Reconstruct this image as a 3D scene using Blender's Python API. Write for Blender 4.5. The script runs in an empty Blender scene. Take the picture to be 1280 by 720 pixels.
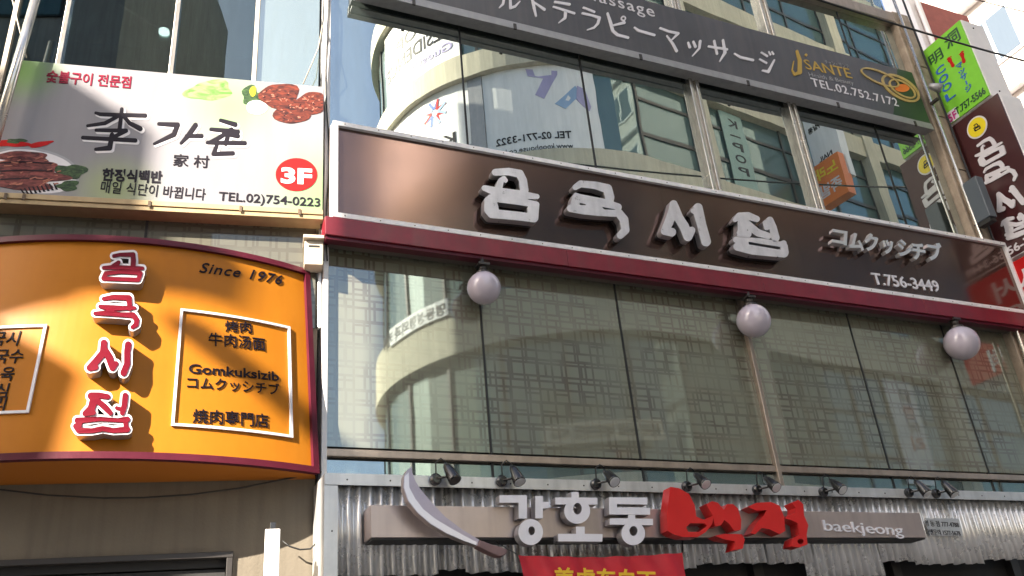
import bpy, bmesh, math, random
import numpy as np
from mathutils import Matrix, Vector
from mathutils.geometry import tessellate_polygon
random.seed(7)
sc = bpy.context.scene
col = sc.collection

# ------------------------------------------------------------------ camera
EYE = Vector((0, 0, 1.6))
F = 1115.0; PPX, PPY = 640.0, 360.0
def nrm(v): return v / np.linalg.norm(v)
_ez = nrm(np.array([-210., -2210., F])); _ex = np.array([2640., 312., F])
_ex = nrm(_ex - _ez * _ex.dot(_ez)); _ey = np.cross(_ez, _ex)
R = np.array([_ex, _ey, _ez])
cd = bpy.data.cameras.new('camera'); cam = bpy.data.objects.new('camera', cd); col.objects.link(cam)
m = Matrix.Identity(4)
for i in range(3):
    m[i][0] = R[i][0]; m[i][1] = -R[i][1]; m[i][2] = -R[i][2]; m[i][3] = EYE[i]
cam.matrix_world = m
cd.sensor_width = 36; cd.lens = F / 1280 * 36; cd.clip_start = 0.05; cd.clip_end = 2000
sc.camera = cam

# ------------------------------------------------------------------ light
SUN = Vector((1.298, 0.80, -0.90)).normalized()       # the way the light travels
w = bpy.data.worlds.new('World'); sc.world = w; w.use_nodes = True
nt = w.node_tree; bg = nt.nodes['Background']; sky = nt.nodes.new('ShaderNodeTexSky')
sky.sky_type = 'NISHITA'; sky.sun_disc = False
sky.sun_elevation = math.asin(-SUN.z); sky.sun_rotation = math.atan2(-SUN.x, -SUN.y)
sky.air_density = 1.0; sky.dust_density = 4.0; sky.ozone_density = 1.0
nt.links.new(sky.outputs[0], bg.inputs[0]); bg.inputs[1].default_value = 0.075
sd = bpy.data.lights.new('sun', 'SUN'); sd.energy = 4.2; sd.angle = math.radians(0.35); sd.color = (1, .90, .76)
so = bpy.data.objects.new('sun', sd); col.objects.link(so)
so.rotation_euler = SUN.to_track_quat('-Z', 'Y').to_euler()
sc.view_settings.view_transform = 'Standard'; sc.view_settings.look = 'None'
sc.view_settings.exposure = 2.3; sc.view_settings.gamma = 1
sc.cycles.max_bounces = 10; sc.cycles.glossy_bounces = 6; sc.cycles.use_denoising = True
sc.cycles.caustics_reflective = False

# ------------------------------------------------------------------ materials
def mat(name, color, rough=.6, metal=0., noise=0., nscale=8., bump=0., bscale=60., streak=0., coat=0., aniso=0., spec=.5, emit=None, estr=1., trans=0., dirt=None, dirtamt=0.):
    M = bpy.data.materials.new(name); M.use_nodes = True; t = M.node_tree; N = t.nodes; L = t.links
    p = N['Principled BSDF']; p.inputs['Base Color'].default_value = (*color, 1); p.inputs['Roughness'].default_value = rough
    p.inputs['Metallic'].default_value = metal; p.inputs['Specular IOR Level'].default_value = spec
    p.inputs['Coat Weight'].default_value = coat; p.inputs['Coat Roughness'].default_value = .08
    p.inputs['Anisotropic'].default_value = aniso
    if trans: p.inputs['Transmission Weight'].default_value = trans
    tc = N.new('ShaderNodeTexCoord'); src = None
    if noise:
        n1 = N.new('ShaderNodeTexNoise'); n1.inputs['Scale'].default_value = nscale; n1.inputs['Detail'].default_value = 8
        n1.inputs['Roughness'].default_value = .65; L.new(tc.outputs['Object'], n1.inputs['Vector'])
        mr = N.new('ShaderNodeMapRange'); mr.inputs[1].default_value = .3; mr.inputs[2].default_value = .7
        mr.inputs[3].default_value = 1 - noise; mr.inputs[4].default_value = 1 + noise * .6; L.new(n1.outputs[0], mr.inputs[0])
        mx = N.new('ShaderNodeMix'); mx.data_type = 'RGBA'; mx.blend_type = 'MULTIPLY'; mx.inputs[0].default_value = 1
        mx.inputs[6].default_value = (*color, 1); L.new(mr.outputs[0], mx.inputs[7]); src = mx.outputs[2]
        rr = N.new('ShaderNodeMapRange'); rr.inputs[3].default_value = max(0, rough - .08); rr.inputs[4].default_value = min(1, rough + .12)
        L.new(n1.outputs[0], rr.inputs[0]); L.new(rr.outputs[0], p.inputs['Roughness'])
    if streak:                                             # rain streaks running down
        mp = N.new('ShaderNodeMapping'); mp.inputs['Scale'].default_value = (9, 9, .5); L.new(tc.outputs['Object'], mp.inputs[0])
        n2 = N.new('ShaderNodeTexNoise'); n2.inputs['Scale'].default_value = 1.5; n2.inputs['Detail'].default_value = 6; L.new(mp.outputs[0], n2.inputs['Vector'])
        cr = N.new('ShaderNodeMapRange'); cr.inputs[1].default_value = .45; cr.inputs[2].default_value = .75
        cr.inputs[3].default_value = 0; cr.inputs[4].default_value = streak; L.new(n2.outputs[0], cr.inputs[0])
        m2 = N.new('ShaderNodeMix'); m2.data_type = 'RGBA'; L.new(cr.outputs[0], m2.inputs[0])
        if src: L.new(src, m2.inputs[6])
        else: m2.inputs[6].default_value = (*color, 1)
        dc = dirt or tuple(c * .35 for c in color); m2.inputs[7].default_value = (*dc, 1); src = m2.outputs[2]
    if src: L.new(src, p.inputs['Base Color'])
    if bump:
        n3 = N.new('ShaderNodeTexNoise'); n3.inputs['Scale'].default_value = bscale; n3.inputs['Detail'].default_value = 5
        L.new(tc.outputs['Object'], n3.inputs['Vector']); b = N.new('ShaderNodeBump'); b.inputs['Strength'].default_value = bump
        b.inputs['Distance'].default_value = .01; L.new(n3.outputs[0], b.inputs['Height']); L.new(b.outputs[0], p.inputs['Normal'])
    if emit: p.inputs['Emission Color'].default_value = (*emit, 1); p.inputs['Emission Strength'].default_value = estr
    return M

def glass(name, under, refl, wav=.02, film=False, haze=0., through=0., tint=(.8, .92, .9), wscale=1.2):
    """coated window glass: a mirror-like reflection over what is behind (film, blind or room)"""
    M = bpy.data.materials.new(name); M.use_nodes = True; t = M.node_tree; N = t.nodes; L = t.links
    out = N['Material Output']; p = N['Principled BSDF']; p.inputs['Roughness'].default_value = .5
    p.inputs['Base Color'].default_value = (*under, 1)
    p.inputs['Specular IOR Level'].default_value = .2
    tc = N.new('ShaderNodeTexCoord')
    g = N.new('ShaderNodeBsdfGlossy'); g.inputs['Roughness'].default_value = haze; g.inputs['Color'].default_value = (*tint, 1)
    n = N.new('ShaderNodeTexNoise'); n.inputs['Scale'].default_value = wscale; n.inputs['Detail'].default_value = 1.5
    L.new(tc.outputs['Object'], n.inputs['Vector'])
    b = N.new('ShaderNodeBump'); b.inputs['Strength'].default_value = 1; b.inputs['Distance'].default_value = wav
    L.new(n.outputs[0], b.inputs['Height']); L.new(b.outputs[0], g.inputs['Normal'])
    lw = N.new('ShaderNodeFresnel'); lw.inputs[0].default_value = 1.5
    mr = N.new('ShaderNodeMapRange'); mr.inputs[1].default_value = .04; mr.inputs[2].default_value = .4
    mr.inputs[3].default_value = refl; mr.inputs[4].default_value = min(.95, refl + .35); L.new(lw.outputs[0], mr.inputs[0])
    # dust on the pane
    n4 = N.new('ShaderNodeTexNoise'); n4.inputs['Scale'].default_value = 3; n4.inputs['Detail'].default_value = 9; n4.inputs['Roughness'].default_value = .7
    mp4 = N.new('ShaderNodeMapping'); mp4.inputs['Scale'].default_value = (5, 5, .6); L.new(tc.outputs['Object'], mp4.inputs[0]); L.new(mp4.outputs[0], n4.inputs['Vector'])
    mr4 = N.new('ShaderNodeMapRange'); mr4.inputs[1].default_value = .4; mr4.inputs[2].default_value = .8; mr4.inputs[3].default_value = 1; mr4.inputs[4].default_value = .82
    L.new(n4.outputs[0], mr4.inputs[0]); mu = N.new('ShaderNodeMath'); mu.operation = 'MULTIPLY'; L.new(mr.outputs[0], mu.inputs[0]); L.new(mr4.outputs[0], mu.inputs[1])
    base = p.outputs[0]
    if film:                                               # printed paper pattern of interlocking frames
        def lines(scale, off, wd, ofs, bw, rh, rx, rz=0):
            mp = N.new('ShaderNodeMapping'); mp.inputs['Location'].default_value = off; mp.inputs['Rotation'].default_value = (math.radians(rx), 0, 0); L.new(tc.outputs['Object'], mp.inputs[0])
            if rz:
                m9 = N.new('ShaderNodeMapping'); m9.inputs['Rotation'].default_value = (0, 0, math.radians(rz)); L.new(mp.outputs[0], m9.inputs[0]); mp = m9
            br = N.new('ShaderNodeTexBrick'); br.inputs['Scale'].default_value = scale; br.inputs['Mortar Size'].default_value = wd
            br.inputs['Mortar Smooth'].default_value = .3; br.offset = ofs; br.inputs['Brick Width'].default_value = bw; br.inputs['Row Height'].default_value = rh
            L.new(mp.outputs[0], br.inputs['Vector']); return br.outputs['Fac']
        f1 = lines(1.0, (0, 0, 0), .012, .5, .34, .115, 90); f2 = lines(1.0, (.05, .031, 0), .012, .37, .23, .19, 90); f3 = lines(1.0, (.02, .07, .0), .011, .5, .31, .13, 90, 90)
        mx0 = N.new('ShaderNodeMath'); mx0.operation = 'MAXIMUM'; L.new(f1, mx0.inputs[0]); L.new(f3, mx0.inputs[1]); f1 = mx0.outputs[0]
        mxm = N.new('ShaderNodeMath'); mxm.operation = 'MAXIMUM'; L.new(f1, mxm.inputs[0]); L.new(f2, mxm.inputs[1])
        n5 = N.new('ShaderNodeTexNoise'); n5.inputs['Scale'].default_value = 1.7; n5.inputs['Detail'].default_value = 4; L.new(tc.outputs['Object'], n5.inputs['Vector'])
        m5 = N.new('ShaderNodeMath'); m5.operation = 'MULTIPLY'; cr5 = N.new('ShaderNodeMapRange'); cr5.inputs[1].default_value = .38; cr5.inputs[2].default_value = .6; cr5.inputs[3].default_value = .08; cr5.inputs[4].default_value = .4; L.new(n5.outputs[0], cr5.inputs[0]); L.new(mxm.outputs[0], m5.inputs[0]); L.new(cr5.outputs[0], m5.inputs[1])
        c = N.new('ShaderNodeMix'); c.data_type = 'RGBA'; c.inputs[6].default_value = (*under, 1); c.inputs[7].default_value = (under[0] * .35, under[1] * .22, under[2] * .2, 1)
        sc5 = N.new('ShaderNodeMath'); sc5.operation = 'MULTIPLY'; sc5.inputs[1].default_value = 1.5; sc5.use_clamp = True; L.new(m5.outputs[0], sc5.inputs[0])
        L.new(sc5.outputs[0], c.inputs[0]); L.new(c.outputs[2], p.inputs['Base Color'])
    if through:
        tr = N.new('ShaderNodeBsdfTransparent'); tr.inputs[0].default_value = (*[through * q for q in (.8, .95, .95)], 1)
        base = tr.outputs[0]
    mx = N.new('ShaderNodeMixShader'); L.new(mu.outputs[0], mx.inputs[0]); L.new(base, mx.inputs[1]); L.new(g.outputs[0], mx.inputs[2])
    L.new(mx.outputs[0], out.inputs['Surface']); return M

M = {}
M['upper_glass'] = glass('upper_glass', (.05, .065, .06), .60, .0009, tint=(.86, .93, .88), haze=.006)
M['film_glass'] = glass('film_glass', (.215, .215, .16), .21, .0008, film=True, haze=.022)
M['film_matte'] = glass('film_matte', (.105, .10, .075), .06, .0008, film=True)
M['low_glass'] = glass('low_glass', (.12, .15, .14), .4, .0008)
M['room_glass'] = glass('room_glass', (.03, .04, .05), .15, .0008, through=.4)
M['opp_glass'] = glass('opp_glass', (.045, .10, .10), .16, .003, tint=(.62, .76, .78))
M['opp_glass_low'] = glass('opp_glass_low', (.10, .14, .12), .06, .004, tint=(.7, .9, .9))
M['far_glass'] = glass('far_glass', (.10, .12, .14), .3, .01)
M['brown'] = mat('brown_metal', (.19, .12, .10), .14, .85, noise=.03, nscale=1, coat=.2)
M['white_trim'] = mat('white_trim', (.84, .82, .83), .35, noise=.08, nscale=6, streak=.22)
M['red_beam'] = mat('red_beam', (.2, .012, .026), .42, noise=.25, nscale=5, coat=.1, streak=.35, dirt=(.13, .04, .04))
M['ral'] = mat('tan_aluminium', (.42, .34, .28), .35, .6, noise=.15, nscale=9, streak=.3)
M['silver'] = mat('silver_aluminium', (.7, .66, .6), .22, .85, noise=.12, nscale=7)
M['joint'] = mat('black_gasket', (.012, .012, .012), .6)
M['concrete'] = mat('painted_concrete', (.17, .145, .11), .8, noise=.14, nscale=2.5, bump=.25, streak=.35, dirt=(.075, .062, .045))
M['stone'] = mat('pale_stone', (.42, .34, .26), .55, noise=.4, nscale=4, bump=.3, bscale=30, streak=.4)
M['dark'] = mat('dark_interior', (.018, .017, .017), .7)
M['dark_frame'] = mat('dark_frame', (.045, .04, .038), .4, .3)
M['underside'] = mat('sign_underside', (.10, .085, .07), .7, noise=.2, nscale=6)
M['letter_white'] = mat('letter_white', (.78, .765, .81), .3, noise=.04, nscale=14, streak=.1, coat=.2)
M['letter_side'] = mat('letter_side', (.42, .40, .41), .28, .5, noise=.1, nscale=9)
M['brushed_letter'] = mat('brushed_letter', (.76, .74, .77), .28, .3, noise=.14, nscale=9, streak=.25)
M['chrome'] = mat('polished_steel', (.8, .79, .78), .2, .55, noise=.05, nscale=20)
M['orange'] = mat('orange_panel', (.44, .155, .009), .42, noise=.09, nscale=2.2, spec=.2, streak=.1, dirt=(.3, .09, .006))
M['orange_under'] = mat('orange_soffit', (.42, .13, .01), .45)
M['maroon'] = mat('maroon_trim', (.085, .008, .02), .4, noise=.15, spec=.25)
M['crimson'] = mat('crimson_face', (.14, .002, .012), .35, noise=.12, nscale=6, spec=.2)
M['white_face'] = mat('white_face', (.72, .70, .73), .35, noise=.03, nscale=12)
M['black_letter'] = mat('black_letter', (.008, .006, .012), .55, spec=.12)
M['red_letter'] = mat('red_letter', (.62, .012, .012), .3, noise=.08, nscale=5, coat=.3)
M['red_side'] = mat('red_side', (.5, .02, .02), .35, coat=.2)
M['box_metal'] = mat('warm_grey_metal', (.47, .39, .365), .33, .55, noise=.1, nscale=3, streak=.2)
M['zinc'] = mat('galvanised_steel', (.72, .71, .70), .26, .6, noise=.2, nscale=3.5, bump=.12, bscale=9, streak=.3, dirt=(.25, .21, .17))
M['rust'] = mat('rusty_edge', (.12, .08, .05), .7, noise=.5, nscale=20)
M['cap'] = mat('pale_steel_cap', (.62, .62, .62), .33, .5, noise=.15, nscale=4, streak=.3)
M['black_plastic'] = mat('black_plastic', (.012, .012, .013), .25, coat=.3)
M['lens'] = mat('lamp_lens', (.55, .55, .56), .1, coat=.5)
M['globe'] = mat('globe_plastic', (.5, .45, .52), .16, noise=.04, coat=.5)
M['banner_red'] = mat('banner_red', (.58, .015, .03), .55, noise=.2, nscale=3)
M['gold_print'] = mat('gold_print', (.8, .5, .02), .5)
M['grey_panel'] = mat('charcoal_panel', (.075, .075, .085), .33, noise=.2, nscale=2, streak=.3, dirt=(.16, .13, .13))
M['grey_frame'] = mat('grey_sign_frame', (.34, .34, .35), .4, .3, noise=.12, streak=.2)
M['green_panel'] = mat('dark_green_print', (.02, .05, .022), .35)
M['gold'] = mat('gold_letter', (.55, .36, .07), .35, .4)
M['cream_frame'] = mat('cream_sign_frame', (.42, .31, .17), .5, noise=.12, streak=.25, dirt=(.3, .2, .1))
M['dark_print'] = mat('dark_print', (.015, .012, .018), .4, spec=.2)
M['shadow_print'] = mat('outline_print', (.33, .33, .36), .4)
M['maroon_print'] = mat('maroon_print', (.2, .008, .03), .4, spec=.2)
M['red_print'] = mat('red_print', (.5, .012, .012), .4, spec=.2)
M['green_print'] = mat('lime_panel', (.22, .62, .04), .4, noise=.08)
M['blue_print'] = mat('blue_print', (.03, .12, .5), .4)
M['dark_green'] = mat('dark_green_letter', (.015, .07, .03), .4)
M['magenta'] = mat('magenta_print', (.6, .02, .25), .4)
M['brown_light'] = mat('dark_maroon_panel', (.055, .012, .014), .3, noise=.1, coat=.3)
M['yellow'] = mat('yellow_disc', (.85, .68, .02), .4)
M['beige_plastic'] = mat('beige_plastic', (.55, .48, .38), .5, noise=.1, streak=.3)
M['white_paint'] = mat('white_paint', (.78, .76, .76), .4, noise=.05)
M['cable'] = mat('black_cable', (.012, .012, .012), .5)
M['asphalt'] = mat('asphalt', (.06, .06, .06), .85, noise=.3, nscale=14, bump=.4, bscale=90)
M['paving'] = mat('grey_paving', (.34, .33, .31), .8, noise=.2, nscale=6, bump=.2)
M['opp_wall'] = mat('beige_tower_wall', (.62, .58, .45), .75, noise=.12, nscale=1.2, streak=.3, dirt=(.3, .28, .22))
M['opp_wall2'] = mat('grey_block_wall', (.4, .38, .36), .8, noise=.15, nscale=1.5, streak=.3)
M['teal_banner'] = mat('teal_banner', (.28, .42, .38), .5, noise=.1)
M['white_banner'] = mat('white_banner', (.86, .87, .88), .5, noise=.03, nscale=3)
M['purple_print'] = mat('violet_print', (.42, .38, .62), .5)
M['sky_print'] = mat('sky_blue_print', (.3, .45, .68), .5)
M['brick'] = mat('red_brick_wall', (.34, .10, .085), .8, noise=.2, nscale=10)
M['pale_wall'] = mat('pale_tile_wall', (.68, .64, .60), .7, noise=.08, nscale=2)
M['orange_print'] = mat('orange_print', (.8, .2, .03), .4)
M['blade'] = mat('blade_steel', (.36, .33, .42), .3, .4, noise=.1)
M['blade_edge'] = mat('blade_edge_white', (.74, .74, .84), .25, .2)
M['handle'] = mat('handle_brown', (.2, .12, .12), .5, noise=.2)
def meat(name, a, b, s):
    Mt = bpy.data.materials.new(name); Mt.use_nodes = True; N = Mt.node_tree.nodes; L = Mt.node_tree.links
    p = N['Principled BSDF']; p.inputs['Roughness'].default_value = .4
    tc = N.new('ShaderNodeTexCoord'); n = N.new('ShaderNodeTexNoise'); n.inputs['Scale'].default_value = s; n.inputs['Detail'].default_value = 8; n.inputs['Distortion'].default_value = 1.2
    mp = N.new('ShaderNodeMapping'); mp.inputs['Scale'].default_value = (1, 1, 2.4); L.new(tc.outputs['Object'], mp.inputs[0]); L.new(mp.outputs[0], n.inputs['Vector'])
    r = N.new('ShaderNodeValToRGB'); r.color_ramp.elements[0].position = .35; r.color_ramp.elements[0].color = (*a, 1)
    r.color_ramp.elements[1].position = .68; r.color_ramp.elements[1].color = (*b, 1)
    L.new(n.outputs[0], r.inputs[0]); L.new(r.outputs[0], p.inputs['Base Color']); return Mt
M['fat_print'] = mat('fat_print', (.42, .17, .12), .4, spec=.2)
M['raw_meat'] = meat('raw_meat_print', (.05, .004, .004), (.26, .06, .05), 13)
M['grilled_meat'] = meat('grilled_meat_print', (.03, .004, .002), (.2, .035, .015), 15)
M['leaf_print'] = meat('leaf_print', (.004, .02, .006), (.06, .12, .035), 20)
M['lime_print'] = meat('lime_print', (.07, .33, .02), (.3, .5, .18), 7)
M['ring_print'] = mat('ring_print', (.5, .36, .12), .4, noise=.3, nscale=10)

# white printed face with soft green corners
def print_face():
    Mt = bpy.data.materials.new('white_print_face'); Mt.use_nodes = True; N = Mt.node_tree.nodes; L = Mt.node_tree.links
    p = N['Principled BSDF']; p.inputs['Roughness'].default_value = .35
    tc = N.new('ShaderNodeTexCoord'); prev = None
    base = (.27, .262, .285, 1)
    for (cx, cz, r, c) in ((0.05, 1.15, .42, (.16, .34, .06, 1)), (2.5, .1, .75, (.22, .36, .13, 1)), (.85, .1, .4, (.36, .42, .2, 1)), (1.65, .95, .45, (.27, .45, .18, 1))):
        v = N.new('ShaderNodeVectorMath'); v.operation = 'DISTANCE'; v.inputs[1].default_value = (cx, 0, cz); L.new(tc.outputs['Object'], v.inputs[0])
        mr = N.new('ShaderNodeMapRange'); mr.interpolation_type = 'SMOOTHSTEP'; mr.inputs[1].default_value = 0; mr.inputs[2].default_value = r; mr.inputs[3].default_value = .85; mr.inputs[4].default_value = 0
        L.new(v.outputs['Value'], mr.inputs[0]); mx = N.new('ShaderNodeMix'); mx.data_type = 'RGBA'; L.new(mr.outputs[0], mx.inputs[0])
        if prev: L.new(prev, mx.inputs[6])
        else: mx.inputs[6].default_value = base
        mx.inputs[7].default_value = c; prev = mx.outputs[2]
    n = N.new('ShaderNodeTexNoise'); n.inputs['Scale'].default_value = 1.5; n.inputs['Detail'].default_value = 8
    mp = N.new('ShaderNodeMapping'); mp.inputs['Scale'].default_value = (6, 6, .8); L.new(tc.outputs['Object'], mp.inputs[0]); L.new(mp.outputs[0], n.inputs['Vector'])
    mr = N.new('ShaderNodeMapRange'); mr.inputs[3].default_value = .84; mr.inputs[4].default_value = 1.08; L.new(n.outputs[0], mr.inputs[0])
    mu = N.new('ShaderNodeMix'); mu.data_type = 'RGBA'; mu.blend_type = 'MULTIPLY'; mu.inputs[0].default_value = 1; L.new(prev, mu.inputs[6]); L.new(mr.outputs[0], mu.inputs[7])
    L.new(mu.outputs[2], p.inputs['Base Color']); return Mt
M['print_face'] = print_face()

# ------------------------------------------------------------------ frames: local x along a wall, y into it, z up
FD = 6.2; CX = .217 * FD
ANG = math.radians(-9.44)
MAIN = Matrix.Translation((0, FD, 0))
WING = Matrix.Translation((CX, FD, 0)) @ Matrix.Rotation(ANG, 4, 'Z')
IDF = Matrix.Identity(4)
def vray(x, y):
    r = R @ np.array([x - PPX, y - PPY, F]); return Vector(r)
def on(fr, x, y, off=0.):
    """point of a wall frame (lifted off towards the street) seen in direction (x, y): returns (u, z)"""
    inv = fr.inverted(); o = inv @ EYE; d = inv.to_3x3() @ vray(x, y); s = (-off - o.y) / d.y; P = o + d * s; return P.x, P.z
def mn(x, y, off=0.): return on(MAIN, x, y, off)
def wg(x, y, off=0.): return on(WING, x, y, off)
# the curved orange sign in the wing frame
A_U0, A_U1, A_SAG, A_E = -3.02, -0.035, .42, .14
A_Z0, A_T = 3.4, .10
A_C = (A_U0 + A_U1) / 2; A_H = (A_U1 - A_U0) / 2; A_R = (A_H ** 2 + A_SAG ** 2) / 2 / A_SAG; A_Y0 = -A_E - A_SAG + A_R    # centre of the circle
def arc_pt(a, lift, z):      # a = arc length from the middle of the sign
    t = a / A_R; r = A_R + lift - A_T * (z - A_Z0); return (A_C + r * math.sin(t), A_Y0 - r * math.cos(t), z)
def arcpx(x, y, lift=0.):
    inv = WING.inverted(); o = inv @ EYE; d = inv.to_3x3() @ vray(x, y); r = A_R + lift
    ox, oy = o.x - A_C, o.y - A_Y0; a = d.x ** 2 + d.y ** 2; b = 2 * (ox * d.x + oy * d.y); P = Vector((0, 0, A_Z0))
    for _ in range(6):
        rr = r - A_T * (P.z - A_Z0); c = ox * ox + oy * oy - rr * rr
        s = (-b - math.sqrt(max(0, b * b - 4 * a * c))) / 2 / a; P = o + d * s
    return math.atan2(P.x - A_C, -(P.y - A_Y0)) * A_R, P.z
# the tower across the street: round corner, then a straight flank (real place; the windows mirror it)
T_X, T_Y, T_R, T_A = 11.0, 2 * FD - 20.44, 5.04, math.radians(82)     # join angle, measured from +x towards +y
def opp(s, off, z):
    """s metres along the tower's face from the join (negative: round part), off metres in front of it"""
    r = T_R + off
    if s <= 0:
        t = T_A - s / T_R; return (T_X + r * math.cos(t), T_Y + r * math.sin(t), z)
    jx, jy = T_X + r * math.cos(T_A), T_Y + r * math.sin(T_A); return (jx + s * math.sin(T_A), jy - s * math.cos(T_A), z)
def opppx(x, y, off=0.):
    """where a direction mirrored in the main glass meets the tower's face: (s, z)"""
    d = vray(x, y); d = Vector((d.x, -d.y, d.z)); o = Vector((0, 2 * FD, EYE.z))
    r = T_R + off; ox, oy = o.x - T_X, o.y - T_Y; a = d.x ** 2 + d.y ** 2; b = 2 * (ox * d.x + oy * d.y); c = ox * ox + oy * oy - r * r
    q = b * b - 4 * a * c
    if q > 0:
        s = (-b - math.sqrt(q)) / 2 / a; P = o + d * s; t = math.atan2(P.y - T_Y, P.x - T_X)
        if t > T_A: return (T_A - t) * T_R, P.z
    nx, ny = math.cos(T_A), math.sin(T_A); s = (r - (ox * nx + oy * ny)) / (d.x * nx + d.y * ny); P = o + d * s
    return (P.x - T_X - r * nx) * math.sin(T_A) - (P.y - T_Y - r * ny) * math.cos(T_A), P.z

# ------------------------------------------------------------------ mesh building
class MB:
    def __init__(s): s.v = []; s.f = []; s.m = []
    def add(s, vs, fs, mi=0):
        k = len(s.v); s.v += [tuple(v) for v in vs]; s.f += [tuple(i + k for i in f) for f in fs]; s.m += [mi] * len(fs); return s
    def box(s, x0, x1, y0, y1, z0, z1, mi=0):
        vs = [(x, y, z) for z in (z0, z1) for y in (y0, y1) for x in (x0, x1)]
        return s.add(vs, [(0, 2, 3, 1), (4, 5, 7, 6), (0, 1, 5, 4), (2, 6, 7, 3), (0, 4, 6, 2), (1, 3, 7, 5)], mi)
    def prism(s, loops, y0, y1, mi=0, mside=None, warp=None):
        """loops: outer and holes as (x, z); front at y0, back at y1"""
        if mside is None: mside = mi
        flat = [p for l in loops for p in l]; n = len(flat)
        tris = tessellate_polygon([[Vector((p[0], p[1], 0)) for p in l] for l in loops])
        W = warp or (lambda x, y, z: (x, y, z))
        vs = [W(p[0], y0, p[1]) for p in flat] + [W(p[0], y1, p[1]) for p in flat]
        s.add(vs, [tuple(t) for t in tris], mi)
        k = len(s.v) - 2 * n
        s.f += [tuple(i + n + k for i in reversed(t)) for t in tris]; s.m += [mside] * len(tris)
        a = 0
        for l in loops:
            for i in range(len(l)):
                j = (i + 1) % len(l); s.f.append((k + a + i, k + a + j, k + n + a + j, k + n + a + i)); s.m.append(mside)
            a += len(l)
        return s
    def tube(s, path, r, n=8, mi=0, caps=True):
        path = [Vector(p) for p in path]; rs = r if isinstance(r, (list, tuple)) else [r] * len(path)
        rings = []; up = None
        for i, p in enumerate(path):
            d = (path[min(i + 1, len(path) - 1)] - path[max(i - 1, 0)]).normalized()
            a = Vector((0, 0, 1)) if abs(d.z) < .9 else Vector((1, 0, 0))
            if up is not None: a = up
            x = d.cross(a).normalized(); y = x.cross(d).normalized(); up = y
            rings.append([p + (x * math.cos(t) + y * math.sin(t)) * rs[i] for t in [2 * math.pi * k / n for k in range(n)]])
        vs = [v for ring in rings for v in ring]; fs = []
        for i in range(len(path) - 1):
            for k in range(n): fs.append((i * n + k, i * n + (k + 1) % n, (i + 1) * n + (k + 1) % n, (i + 1) * n + k))
        if caps: fs += [tuple(reversed(range(n))), tuple(range((len(path) - 1) * n, len(path) * n))]
        return s.add(vs, fs, mi)
    def sphere(s, c, r, nu=24, nv=14, mi=0, sc_=(1, 1, 1)):
        vs = []; fs = []
        for j in range(nv + 1):
            t = math.pi * j / nv
            for i in range(nu):
                a = 2 * math.pi * i / nu; vs.append((c[0] + r * sc_[0] * math.sin(t) * math.cos(a), c[1] + r * sc_[1] * math.sin(t) * math.sin(a), c[2] + r * sc_[2] * math.cos(t)))
        for j in range(nv):
            for i in range(nu): fs.append((j * nu + i, (j + 1) * nu + i, (j + 1) * nu + (i + 1) % nu, j * nu + (i + 1) % nu))
        return s.add(vs, fs, mi)
    def mesh(s, name, mats, origin=(0, 0, 0), smooth=False, weld=True):
        me = bpy.data.meshes.new(name); o = origin
        me.from_pydata([(v[0] - o[0], v[1] - o[1], v[2] - o[2]) for v in s.v], [], s.f)
        for mm in (mats if isinstance(mats, (list, tuple)) else [mats]): me.materials.append(mm)
        for p, i in zip(me.polygons, s.m): p.material_index = i; p.use_smooth = smooth
        bm = bmesh.new(); bm.from_mesh(me)
        if weld: bmesh.ops.remove_doubles(bm, verts=bm.verts, dist=1e-5)
        bmesh.ops.recalc_face_normals(bm, faces=bm.faces); bm.to_mesh(me); bm.free()
        return me

def tag(o, label=None, cat=None, group=None, kind=None):
    if label: o['label'] = label
    if cat: o['category'] = cat
    if group: o['group'] = group
    if kind: o['kind'] = kind
    return o
def thing(name, label, cat, frame=IDF, at=(0, 0, 0), group=None):
    o = bpy.data.objects.new(name, None); col.objects.link(o); o.empty_display_size = .2
    o.matrix_world = frame @ Matrix.Translation(at); tag(o, label, cat, group); o['_at'] = at
    return o
ORI = {}
def part(name, mb, mats, parent, bevel=0., smooth=False, label=None, kind=None, at=None):
    """a part: geometry given in the frame of its thing; its origin is the thing's origin (or at)"""
    org = tuple(parent['_at'])
    if at is None: at = org
    me = mb.mesh(name, mats, at, smooth)
    o = bpy.data.objects.new(name, me); col.objects.link(o); o.parent = parent
    o.location = tuple(at[i] - org[i] for i in range(3)); o['_at'] = at
    if bevel:
        b = o.modifiers.new('bevel', 'BEVEL'); b.width = bevel; b.segments = 2; b.limit_method = 'ANGLE'; b.angle_limit = math.radians(40)
    if label: o['label'] = label
    if kind: o['kind'] = kind
    return o
def copy_tree(o, parent=None):
    c = o.copy(); col.objects.link(c); c.parent = parent
    for ch in list(o.children): copy_tree(ch, c)
    return c
def structure(name, mb, mats):
    o = bpy.data.objects.new(name, mb.mesh(name, mats)); col.objects.link(o); o['kind'] = 'structure'; return o

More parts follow.
